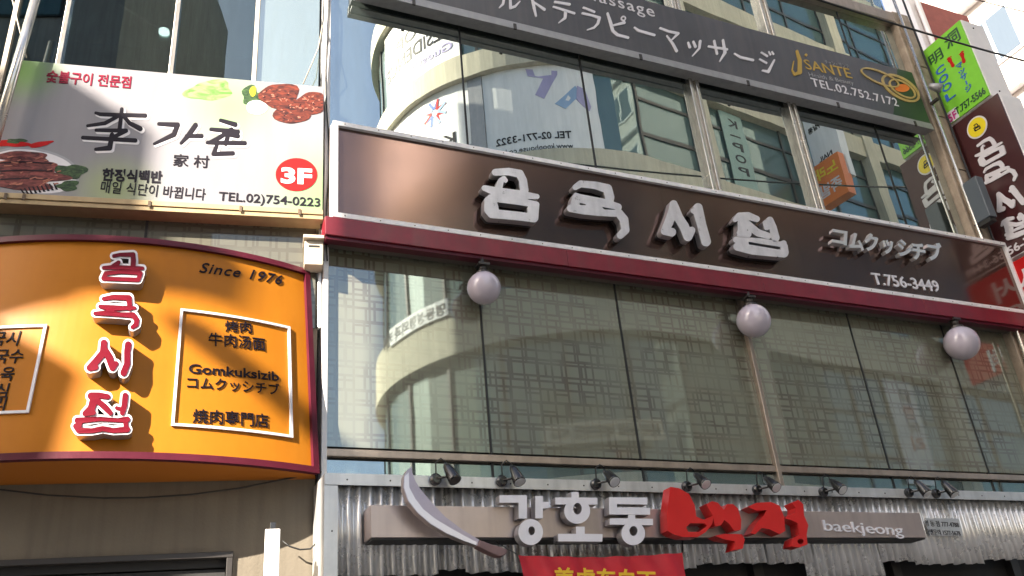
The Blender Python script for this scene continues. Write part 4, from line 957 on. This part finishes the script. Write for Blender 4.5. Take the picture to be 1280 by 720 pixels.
cable('guy_wire', 'thin pale wire tied from the corner to the top right of the white sign', [wp(405, 20, .06), wp(398, 60, .2), wp(379, 105, WO)], .005, mt='beige_plastic')
t = thing('leaning_pipe', 'pale metal post leaning at the top left corner beside the white sign', 'post', WING, wp(10, 60, .3))
part('tube', MB().tube([wp(47, -10, .3), wp(-6, 175, .3)], .035, 12), M['silver'], t, smooth=True)

# ================================================================== projecting signs at the right
VX = 9.38
SIDE = Matrix.Translation((VX, 0, 0)) @ Matrix.Rotation(math.radians(-90), 4, 'Z')     # local x runs to the street (-y), y runs to +x, z up
def sd_(x, y): return on(SIDE, x, y, 0)
vs_t = thing('green_sign', 'lime green light box sign with blue and dark lettering, projecting above the maroon sign', 'sign', SIDE, (sd_(1150, 65)[0], 0, sd_(1188, 152)[1]))
gu0 = sd_(1152, 66)[0]; gu1 = gu0 + .62; gz1 = sd_(1189, 33)[1]; gz0 = (sd_(1190, 163)[1] + sd_(1240, 108)[1]) / 2
part('case', MB().box(gu0, gu1 + .03, .02, .42, gz0, gz1), M['white_paint'], vs_t, .01)
part('face', MB().box(gu0 + .008, gu1 + .02, 0, .019, gz0 + .01, gz1 - .01), M['green_print'], vs_t)
for z in (gz0 + .1, gz1 - .1): part('screw', MB().sphere((gu1 + .03, .2, z), .012, 8, 6), M['dark_frame'], vs_t)
def vt(parent, body, a, b, h, mt, bold=.01, capref=.73, space=1.): return tline(parent, body, a, b, h, lambda x, y: on(SIDE, x, y, .001), 0, .006, mt, bold=bold, capref=capref, space=space)
def vbox(parent, body, u0, u1, z, h, mt, bold=.01, dep=.006, capref=.73):
    return part('lettering', text_mb(body, (u0, z), (u1, z), h, -dep, 0, bold, 0, 1, 0, 0, capref=capref), M[mt], parent)
GW = gu1 - gu0; GH = gz1 - gz0
vbox(vs_t, '明', gu0 + GW * .10, gu0 + GW * .44, gz1 - GH * .24, GH * .13, 'dark_green', .01, capref=.85)
vbox(vs_t, '洞', gu0 + GW * .56, gu0 + GW * .93, gz1 - GH * .20, GH * .15, 'dark_green', .01, capref=.85)
for i, ch in enumerate('COOL'): vbox(vs_t, ch, gu0 + GW * .14, gu0 + GW * .38, gz1 - GH * (.40 + .115 * i), GH * .085, 'blue_print', .02)
for i, ch in enumerate('マッサージ'):
    if ch == 'ー': vbox(vs_t, 'I', gu0 + GW * .67, gu0 + GW * .70, gz1 - GH * (.50 + .075 * i), GH * .05, 'blue_print', .02); continue
    vbox(vs_t, ch, gu0 + GW * .60, gu0 + GW * .76, gz1 - GH * (.50 + .075 * i), GH * .055, 'blue_print', .02)
vbox(vs_t, 'T.757-5566', gu0 + GW * .24, gu0 + GW * .98, gz0 + GH * .05, GH * .08, 'dark_green', .02)
part('floor_label', MB().box(gu0 + .01, gu0 + GW * .28, -.004, 0, gz0 + .012, gz0 + GH * .14), M['white_face'], vs_t)
part('lettering', text_mb('5F', (gu0 + .03, gz0 + .03), (gu0 + GW * .25, gz0 + .03), GH * .09, -.008, -.0041, .02), M['magenta'], vs_t)
def foot(cx, cz, s_, fl):
    G = [[(0, -.55, .22), (.05 * fl, 0, .16), (.1 * fl, .35, .27)]] + [[(fl * (.32 - .17 * k), .72 - abs(k - 1) * .04, .10 - .01 * k)] for k in range(4)]
    lo = glyph([[(p[0] * 100, p[1] * 100, p[2] * 100) for p in st] for st in G], (), 0, 4)
    part('footprint', glyph_mb(lo, lambda x, y: (cx + x / 100 * s_, cz + y / 100 * s_), -.005, 0), M['red_print'], vs_t)
foot(gu0 + GW * .55, gz1 - GH * .37, GH * .09, -1); foot(gu0 + GW * .80, gz1 - GH * .42, GH * .09, 1)

bu0, bu1 = gu0 - .0, gu1 + .10; bz1 = gz0 - .03; bz0_ = on(SIDE, 1262, 312, 0)[1] - .12
bv = thing('maroon_sign', 'tall dark maroon light box sign with white brush letters and a yellow disc', 'sign', SIDE, (bu0, 0, bz0_))
part('case', MB().box(bu0, bu1 + .02, .02, .40, bz0_, bz1), M['white_paint'], bv, .01)
part('face', MB().box(bu0 + .012, bu1 + .01, 0, .019, bz0_ + .012, bz1 - .012), M['brown_light'], bv)
part('edge_trim', MB().box(bu0, bu0 + .011, -.012, .02, bz0_, bz1).box(bu0, bu1 + .02, -.012, .019, bz0_, bz0_ + .0115), M['cap'], bv)
BW = bu1 - bu0; BH = bz1 - bz0_
dc = (bu0 + BW * .47, bz1 - BH * .12)
part('yellow_disc', MB().prism([circ(*dc, .145, .145)], -.004, 0), M['white_face'], bv)
part('yellow_disc', MB().prism([circ(*dc, .125, .125)], -.007, -.0041), M['yellow'], bv)
lo = glyph(L1, (), 0, 5, holes=H1)
part('emblem', glyph_mb(lo, lambda x, y: (dc[0] + (x - 365) / 365 * .17 * .55, dc[1] - (y - 290) / 365 * .17 * .62), -.010, -.0071), M['dark_print'], bv)
for k, (ls, hs, cx_, cy_, sw) in enumerate(((L1, H1, 365, 290, 390), (L2, H2, 945, 380, 390), (L3 + L3b, [], 300, 310, 430), (L4 + L4b + L4c, H4, 905, 410, 440))):
    lo = glyph(ls, (), 2, 5, holes=hs); cz = bz1 - BH * (.31 + .175 * k); cu = bu0 + BW * .52; s_ = .40 / sw
    part('letter', glyph_mb(lo, lambda x, y: (cu + (x - cx_) * s_, cz - (y - cy_) * s_ * .95), -.012, 0), M['white_face'], bv)
part('lettering', text_mb('756-3449', (bu0 + .05, bz0_ + .06), (bu1 - .04, bz0_ + .06), .10, -.006, 0, .02), M['white_face'], bv)
part('bracket', MB().box(bu0 - .32, bu0 - .001, .10, .16, bz0_ + BH * .35, bz0_ + BH * .40).box(bu0 - .32, bu0 - .001, .10, .16, bz1 - .25, bz1 - .2), M['dark_frame'], bv)
rv = thing('red_sign', 'red light box sign with white Korean lettering below the maroon sign', 'sign', SIDE, (bu0, 0, bz0_ - 1.4))
part('case', MB().box(bu0 + .12, bu1 + .04, .02, .38, bz0_ - 1.2, bz0_ - .03), M['white_paint'], rv, .01)
part('face', MB().box(bu0 + .13, bu1 + .03, 0, .019, bz0_ - 1.19, bz0_ - .04), M['red_print'], rv)
for i, ch in enumerate('서울떡'): vbox(rv, ch, bu0 + .12, bu0 + .42, bz0_ - .40 - .36 * i, .24, 'white_face', .02, capref=.82)
# grey air-conditioner-like control box on the pier
t = thing('control_box', 'grey metal control box fixed to the stone pier behind the maroon sign', 'box', MAIN, (XR + .1, -.3, on(SIDE, 1225, 260, 0)[1]))
q1 = mn(1228, 215, .45)[1]; q0 = mn(1228, 268, .45)[1]; xq0 = mn(1212, 250, .45)[0]; 
part('case', MB().box(XR - .04, XR + .08, -.40, -.2, q0 + .05, q1 - .03), mat('slate_metal', (.09, .11, .13), .4), t, .01)
part('base', MB().box(XR - .03, XR + .07, -.38, -.20, q0 - .0, q0 + .049), M['joint'], t)
t = thing('floodlight', 'small floodlight clamped to the pier beside the green sign', 'lamp', MAIN, (XR, -.3, mn(1165, 112, .3)[1]))
fz = mn(1165, 112, .3)[1]
part('head', MB().tube([(XR - .06, -.26, fz + .10), (XR + .0, -.30, fz + .06), (XR + .05, -.34, fz + .02)], [.03, .055, .06], 16), M['grey_frame'], t, smooth=True)
part('lens', MB().tube([(XR + .051, -.341, fz + .019), (XR + .054, -.344, fz + .016)], [.055, .055], 16), M['far_glass'], t)
part('bracket', MB().box(XR - .02, XR + .02, -.28, -.16, fz - .12, fz - .09), M['dark_frame'], t)

# ---- overhead cables across the top right
def sky_pt(x, y, dist): d = vray(x, y); return tuple(EYE + d * (dist / d.length))
def ocable(label, ps, r):
    o = thing('overhead_cable', label, 'cable', IDF, ps[0]); part('strand', MB().tube(ps, r, 6), M['cable'], o, smooth=True)
def cat(p, q, s_, n=20): return [tuple(p[i] + (q[i] - p[i]) * k / n - (s_ * 4 * (k / n) * (1 - k / n) if i == 2 else 0) for i in range(3)) for k in range(n + 1)]
ocable('black overhead cable crossing in front of the green sign and massage sign', cat(sky_pt(905, -40, 9.0), sky_pt(1400, 105, 14), .10), .012)
ocable('thin overhead cable high at the top right against the pale building', cat(sky_pt(1150, -20, 14), sky_pt(1380, 35, 17), .06), .008)

# ================================================================== far buildings at the upper right
def wall_box(parent, x0, x1, y0, y1, z0, z1, mt): return part('wall', MB().box(x0, x1, y0, y1, z0, z1), M[mt], parent)
BX = 11.2
bt = thing('brick_building', 'red brick building with a white downpipe behind the glass building', 'building', IDF, (BX, 6.5, 0))
def bx_(x, y, X): d = vray(x, y); s_ = X / d.x; P = EYE + d * s_; return P.y, P.z
ya, zt_ = bx_(1166, 46, BX); print('brick', bx_(1090, 20, BX), bx_(1150, 10, BX), bx_(1166, 46, BX))
wall_box(bt, BX, BX + 1.1, ya, 16, 0, bx_(1145, 5, BX)[1], 'brick')
yc = bx_(1137, 30, BX)[0]
part('downpipe', MB().box(BX - .15, BX - .001, yc - .22, yc + .22, 0, bx_(1145, 5, BX)[1] + 3), M['white_paint'], bt)
part('railing', MB().tube([(BX - .05, ya, bx_(1145, 5, BX)[1] - 2), (BX - .05, ya, bx_(1145, 5, BX)[1] + .6)], .04, 8), M['white_paint'], bt)
PX = 19.0
pb = thing('pale_building', 'tall sunlit pale building with slanting rows of small windows at the far right', 'building', IDF, (PX, 0, 0))
pe = bx_(1158, 60, PX)[0]; print('pale', pe, bx_(1280, 0, PX), bx_(1280, 300, PX), bx_(1200, 0, PX))
wall_box(pb, PX, PX + 10, 3.0, pe, 0, 34, 'pale_wall')
for k in range(11):
    z = 3 + k * 2.9
    part('ledge', MB().box(PX - .22, PX - .001, 3.0, pe - .01, z - .12, z), M['white_trim'], pb)
    for j in range(3):
        y = pe - 1.6 - j * 2.6
        f_ = part('window', MB().box(PX - .05, PX - .001, y - .8, y + .6, z + .8, z + 2.2), M['white_trim'], pb)
        part('pane', MB().box(PX - .06, PX - .0501, y - .72, y - .14, z + .88, z + 2.12).box(PX - .06, PX - .0501, y - .06, y + .52, z + .88, z + 2.12), M['far_glass'], f_)
for j in range(3): part('pipe', MB().box(PX - .3, PX - .23, pe - 2.9 - j * 2.6 - .06, pe - 2.9 - j * 2.6 + .06, 0, 34), M['brick'] if j == 1 else M['pale_wall'], pb)

# ================================================================== buildings across the street (seen in the glass, and casting the shade)
tower = thing('round_tower', 'beige round cornered building across the street with white window banners', 'building', IDF, (T_X, T_Y, 0))
S0, S1 = -13.5, 15.0
def opp_strip(name, s0, s1, o0, o1, z0, z1, mt, parent=tower, n=None):
    n = n or max(1, int(abs(s1 - s0) / .35)); vs = []
    ss = [s0 + (s1 - s0) * i / n for i in range(n + 1)]
    if s0 < 0 < s1: ss = sorted(set(ss + [0.0]))
    for s_ in ss: vs += [opp(s_, o0, z0), opp(s_, o1, z0), opp(s_, o1, z1), opp(s_, o0, z1)]
    n = len(ss) - 1
    return part(name, MB().add(vs, [(4 * i + k, 4 * i + (k + 1) % 4, 4 * i + 4 + (k + 1) % 4, 4 * i + 4 + k) for i in range(n) for k in range(4)] + [(0, 1, 2, 3), (4 * n, 4 * n + 3, 4 * n + 2, 4 * n + 1)]), M[mt], parent)
C_ = EYE.z
bands = [(5.5, 6.2), (9.5, 10.75), (13.6, 14.45), (17.25, 18.0), (21.0, 21.8), (24.6, 25.6)]
opp_strip('wall', S0, S1, -.7, -.32, 0, 25.5, 'opp_wall')
for a, b in bands: opp_strip('band', S0, S1, -.32, .0, a, b, 'opp_wall')
rows_ = [(6.2, 9.5), (10.75, 13.6), (14.45, 17.25), (18.0, 21.0), (21.8, 24.6)]
for a, b in rows_:
    s_ = S0
    while s_ < S1 - .1:
        e_ = min(s_ + (1.5 if s_ < 0 else 1.9), S1)
        opp_strip('window_pane', s_ + .03, e_ - .03, -.3, -.25, a + .01, b - .01, 'opp_glass' if a > 10 else 'opp_glass_low', n=2)
        opp_strip('mullion', e_ - .04, e_ + .04, -.319, -.20, a + .005, b - .005, 'dark_frame', n=1)
        if s_ >= 0: opp_strip('transom', s_ + .04, e_ - .041, -.249, -.21, a + .9, a + 1.02, 'dark_frame', n=1); opp_strip('transom', s_ + .04, e_ - .041, -.249, -.21, a + 2.05, a + 2.14, 'dark_frame', n=1)
        s_ = e_
for s_ in (2.0, 9.5): opp_strip('pilaster', s_, s_ + .5, -.2, .06, 0, 25.4, 'opp_wall', n=1)
part('roof', MB().add([(*opp(S0 + (0 - S0) * k / 24, -.35, 25.51)[:2], 25.51) for k in range(25)] + [(*opp(S1, -.35, 25.51)[:2], 25.51), (T_X + 15, T_Y - 9, 25.51), (T_X, T_Y - 9, 25.51)], [tuple(range(28))]), M['opp_wall'], tower)
part('back_wall', MB().box(T_X + 0, T_X + 14, T_Y - 9, T_Y - 4.5, 0, 25.4), M['opp_wall'], tower)
# white banners on the round part
def s_at(x, y): return opppx(x, y)[0]
def banner(s0, s1, z0, z1, label, mt='white_banner'):
    t = thing('window_banner', label, 'banner', IDF, opp((s0 + s1) / 2, 0, z0)); opp_strip('sheet', s0, s1, -.19, -.17, z0, z1, mt, parent=t); return t
def owarp(lift): return lambda x, y, z: opp(x, -.16 - y, z)
def otext(t, body, s0, z, s1, h, mt, bold=.01): part('lettering', text_mb(body, (s0, z), (s1, z), h, 0, .008, bold, 0, 1, 0, 0, owarp(0)), M[mt], t)
sa, sb, sc_, sd2 = s_at(492, 130), s_at(583, 150), s_at(606, 180), s_at(757, 180)
print('opp s', sa, sb, sc_, sd2)
def logo(t, s, z, k, cols):
    for i in range(8):
        a = i * math.pi / 4; p1 = (s + math.cos(a) * k * .28, z + math.sin(a) * k * .28)
        for sg in (-1, 1):
            b = a + sg * .42; p2 = (s + math.cos(b) * k, z + math.sin(b) * k); d_ = Vector((p2[0] - p1[0], p2[1] - p1[1])).normalized(); n_ = Vector((-d_.y, d_.x)) * k * .085
            part('logo_stroke', MB().prism([[(p1[0] - n_.x, p1[1] - n_.y), (p2[0] - n_.x, p2[1] - n_.y), (p2[0] + n_.x, p2[1] + n_.y), (p1[0] + n_.x, p1[1] + n_.y)]], 0 + .001 * i, .009 + .001 * i, warp=owarp(0)), M[cols[i % len(cols)]], t)
z0r, z1r = 14.46, 17.24
t = banner(sb - 5.2, sb, z0r, z1r, 'white window banner with star logo and residence lettering, beside the round corner')
# the street side order: s grows to the right when facing the tower from the street is reversed, so lettering runs with falling s
def orev(t, body, sR, sL, z, h, mt, bold=.01):
    mb = text_mb(body, (0, z), (abs(sL - sR), z), h, 0, .008, bold, 0, 1, 0, 0, lambda x, y, zz: opp(max(sL, sR) - x, -.16 - y, zz)); part('lettering', mb, M[mt], t)
lz = opppx(536, 139)
logo(t, lz[0], lz[1], .42, ['sky_print', 'red_print', 'blue_print'])
orev(t, 'K-POP', s_at(562, 155), s_at(562, 155) - 2.2, 15.35, .42, 'dark_print'); orev(t, 'RESIDENCE', s_at(590, 165) , s_at(590, 165) - 3.3, 14.8, .42, 'shadow_print')
opp_strip('divider', sb + .01, sc_ - .01, -.19, -.13, z0r, z1r, 'grey_frame', parent=tower)
t = banner(sc_, sd2, z0r, z1r, 'wide white window banner with telephone number and violet and blue strokes')
a_, zt1 = opppx(716, 167); b_, _z = opppx(617, 170)
orev(t, 'TEL 02-771-3322', a_, b_, zt1, .22, 'dark_print', .02); orev(t, 'www.kpophouse.co.kr', a_, opppx(622, 175)[0], opppx(716, 180)[1], .17, 'dark_print', 0)
def pq(pts, mt, k=0): 
    part('logo_stroke', MB().prism([[opppx(*p) for p in pts]], -.002 * k, .008, warp=lambda x, y, z: opp(x, -.16 - y, z)), M[mt], t)
pq([(655, 80), (697, 83), (697, 88), (680, 118), (668, 113), (679, 92), (658, 89)], 'purple_print')
pq([(720, 102), (727, 112), (708, 130), (694, 124)], 'sky_print'); pq([(722, 102), (731, 106), (740, 128), (738, 134), (722, 118)], 'purple_print', 1)
z0u = 18.01
t = banner(s_at(572, 60) - 3.4, s_at(572, 60), z0u, 20.9, 'white upper window banner with dark residence lettering on the round tower')
orev(t, 'K-POP', s_at(555, 50), s_at(555, 50) - 2.2, 19.7, .45, 'dark_print'); orev(t, 'RESIDENCE', s_at(560, 60), s_at(560, 60) - 3.0, 19.0, .5, 'dark_print'); orev(t, 'Guesthouse', s_at(560, 60), s_at(560, 60) - 2.6, 18.5, .3, 'purple_print')
t = banner(s_at(600, 60), s_at(600, 60) + 3.0, z0u, 20.9, 'plain white upper window banner farther along the round tower')
# shop sign strip and awning low on the tower
t = thing('strip_sign', 'long cream strip sign with dark lettering wrapped around the round tower', 'sign', IDF, opp(-8, 0, 10.76))
opp_strip('board', s_at(489, 440), s_at(560, 375), .01, .06, 10.5, 10.95, 'white_banner', parent=t)
mb = text_mb('명동성형외과 카페', (0, 10.58), (2.6, 10.58), .25, 0, .008, .02, 0, 1, 0, 0, lambda x, y, zz: opp(s_at(556, 376) - x, .065 - y, zz)); part('lettering', mb, M['dark_print'], t)
t = thing('strip_sign', 'long cream strip sign with small dark lettering low on the building across the street', 'sign', IDF, opp(-3, 0, 6.2))
_s, _z = opppx(680, 540); _s2 = opppx(830, 548)[0]
opp_strip('board', _s, _s2, .01, .05, _z - .35, _z + .1, 'opp_wall', parent=t)
part('lettering', text_mb('커피 음료 명동맛집 식사', (0, _z - .24), (abs(_s2 - _s) * .9, _z - .24), .22, 0, .008, .02, 0, 1, 0, 0, lambda x, y, zz: opp(_s2 - .1 - x, .055 - y, zz)), M['dark_print'], t, kind='stuff')
# vertical banner and projecting light boxes on the straight flank
def proj_sign(name, label, px, top, bottom, wdt, face, texts, dep=.35, out=1.0):
    s_, zt_1 = opppx(*top, 0.1); zb_1 = opppx(*bottom, .1)[1]
    t = thing(name, label, 'sign', IDF, opp(s_, .2, zb_1))
    vs = [opp(s_, .12, 0), opp(s_ + dep, .12, 0), opp(s_ + dep, .12 + out, 0), opp(s_, .12 + out, 0)]
    part('case', MB().add([(v[0], v[1], z) for z in (zb_1, zt_1) for v in vs], [(0, 1, 2, 3), (4, 5, 6, 7), (0, 1, 5, 4), (1, 2, 6, 5), (2, 3, 7, 6), (3, 0, 4, 7)]), M[face], t)
    for (b, f0, f1, fz, h, mt) in texts:
        z = zb_1 + (zt_1 - zb_1) * fz
        mb = text_mb(b, (0, z), ((f1 - f0) * out, z), h, 0, .006, .02, 0, 1, 0, 0, lambda x, y, zz: opp(s_ - .008 + y, .12 + out - f0 * out - x, zz)); part('lettering', mb, M[mt], t)
    return t
proj_sign('hanging_sign', 'white projecting light box with small dark lettering on the building across the street', 0, (985, 95), (1003, 232), 1, 'white_banner', [('카페', .3, .7, .8, .3, 'dark_print'), ('헤어살롱', .1, .9, .45, .16, 'dark_print'), ('NAIL', .3, .8, .2, .16, 'dark_print')])
proj_sign('hanging_sign', 'orange projecting light box with pale lettering beneath the white one across the street', 0, (1012, 213), (1045, 268), 1, 'orange_print', [('노래', .1, .9, .62, .32, 'yellow'), ('족발', .1, .9, .2, .32, 'white_face')])
t = banner(s_at(925, 180) - .35, s_at(925, 180) + .55, 14.6, 17.2, 'pale vertical banner with dark lettering on the straight flank across the street', 'teal_banner')
for i, ch in enumerate('K-POP'): orev(t, ch, s_at(925, 180) + .3, s_at(925, 180) - .1, 16.7 - i * .42, .28, 'dark_print')
t = banner(opppx(1125, 480)[0] - .6, opppx(1125, 480)[0] + .6, 6.4, 9.4, 'tall pale poster banner with red and dark lettering on the lower flank')
for i, ch in enumerate('닭한마리'): orev(t, ch, opppx(1125, 480)[0] + .4, opppx(1125, 480)[0] - .1, 8.8 - i * .45, .3, 'red_print' if i % 2 else 'dark_print')

# shade-casting neighbours behind the camera, left
def back(P, ys=-4.2):
    P = Vector(P); s_ = (P.y - ys) / SUN.y; return P - SUN * s_
A1 = WING @ Vector(arc_pt(*[arcpx(105, 466)[0]], 0, arcpx(105, 466)[1])); k1 = back(A1)
u_, z_ = wg(194, 166, WO); k2 = back(WING @ Vector((u_, -WO, z_)))
k3 = back(Vector((1.75, FD, 3)), -3.0)
a3 = arcpx(95, 377); k4 = back(WING @ Vector(arc_pt(a3[0], 0, a3[1])))
print('casters', k1, k2, k3, k4)
def block(name, label, x0, x1, y0, y1, z1, mt, win=True, z0=0.):
    t = thing(name, label, 'building', IDF, (x0, y1, 0)); part('wall', MB().box(x0, x1, y0, y1, z0, z1), M[mt], t)
    part('parapet', MB().box(x0, x1, y1 + .001, y1 + .03, z1 - .3, z1 - .001), M['white_trim'], t)
    if win:
        nz = int((z1 - 4.2) // 3); nx = int((x1 - x0 - .6) // 1.9)
        for j in range(nz):
            for i in range(nx):
                xx = x0 + .6 + i * 1.9; zz_ = 4.6 + j * 3
                f_ = part('window', MB().box(xx, xx + 1.4, y1 + .001, y1 + .04, zz_, zz_ + 1.7), M['dark_frame'], t); part('pane', MB().box(xx + .05, xx + 1.35, y1 + .0401, y1 + .05, zz_ + .05, zz_ + 1.65), M['opp_glass'], f_)
    return t
block('low_block', 'lower grey block across the street left of the alley', k1.x - 12, k1.x, -4.2, -3, k1.z, 'opp_wall2')
lb = thing('rear_block', 'lower rear wing of the grey block across the street', 'building', IDF, (k1.x - 6, -9, 0)); part('wall', MB().box(k1.x - 12, k1.x - 1, -14, -4.21, 0, k1.z - 5), M['opp_wall2'], lb)
block('tall_block', 'tall grey block across the street right of the alley', k3.x, k3.x + 9, -12, -3, 24.5, 'opp_wall2')
bb = thing('shade_caster', 'added unseen billboard structure standing above the lower block across the street', 'blocker', IDF, (k2.x, -3, k1.z))  # unseen structure added to shape the sun patches on the left signs
part('board', MB().box(k2.x - 9, k2.x, -4.2, -3.3, k4.z, k2.z), M['opp_wall2'], bb)  # unseen board, its edges set by the shade wanted on the signs
def orange_back(x, y, ys=-4.2):
    a, z = arcpx(x, y); return back(WING @ Vector(arc_pt(a, 0, z)), ys)
e1, e2, e3 = orange_back(150, 366), orange_back(150, 318), orange_back(318, 360)
part('lower_shade_board', MB().box(k2.x + .001, e3.x, -4.2, -4.05, e1.z, e2.z), M['opp_wall2'], bb)  # extra panel added only to shade the top of the orange sign
e4 = orange_back(226, 392)
part('shade_beam', MB().box(e4.x - .09, e4.x + .09, -4.95, -4.201, e4.z - .12, e4.z), M['dark_frame'], bb)  # bar added to cast a diagonal band of shade on the orange sign
for x in (k2.x - 8.5, k2.x - .9):
    for y in (-4.0, -3.5): part('post', MB().box(x - .1, x + .1, y - .1, y + .1, k1.z, k4.z - .001), M['dark_frame'], bb)
for o in list(bpy.data.objects):
    if '_at' in o: del o['_at']
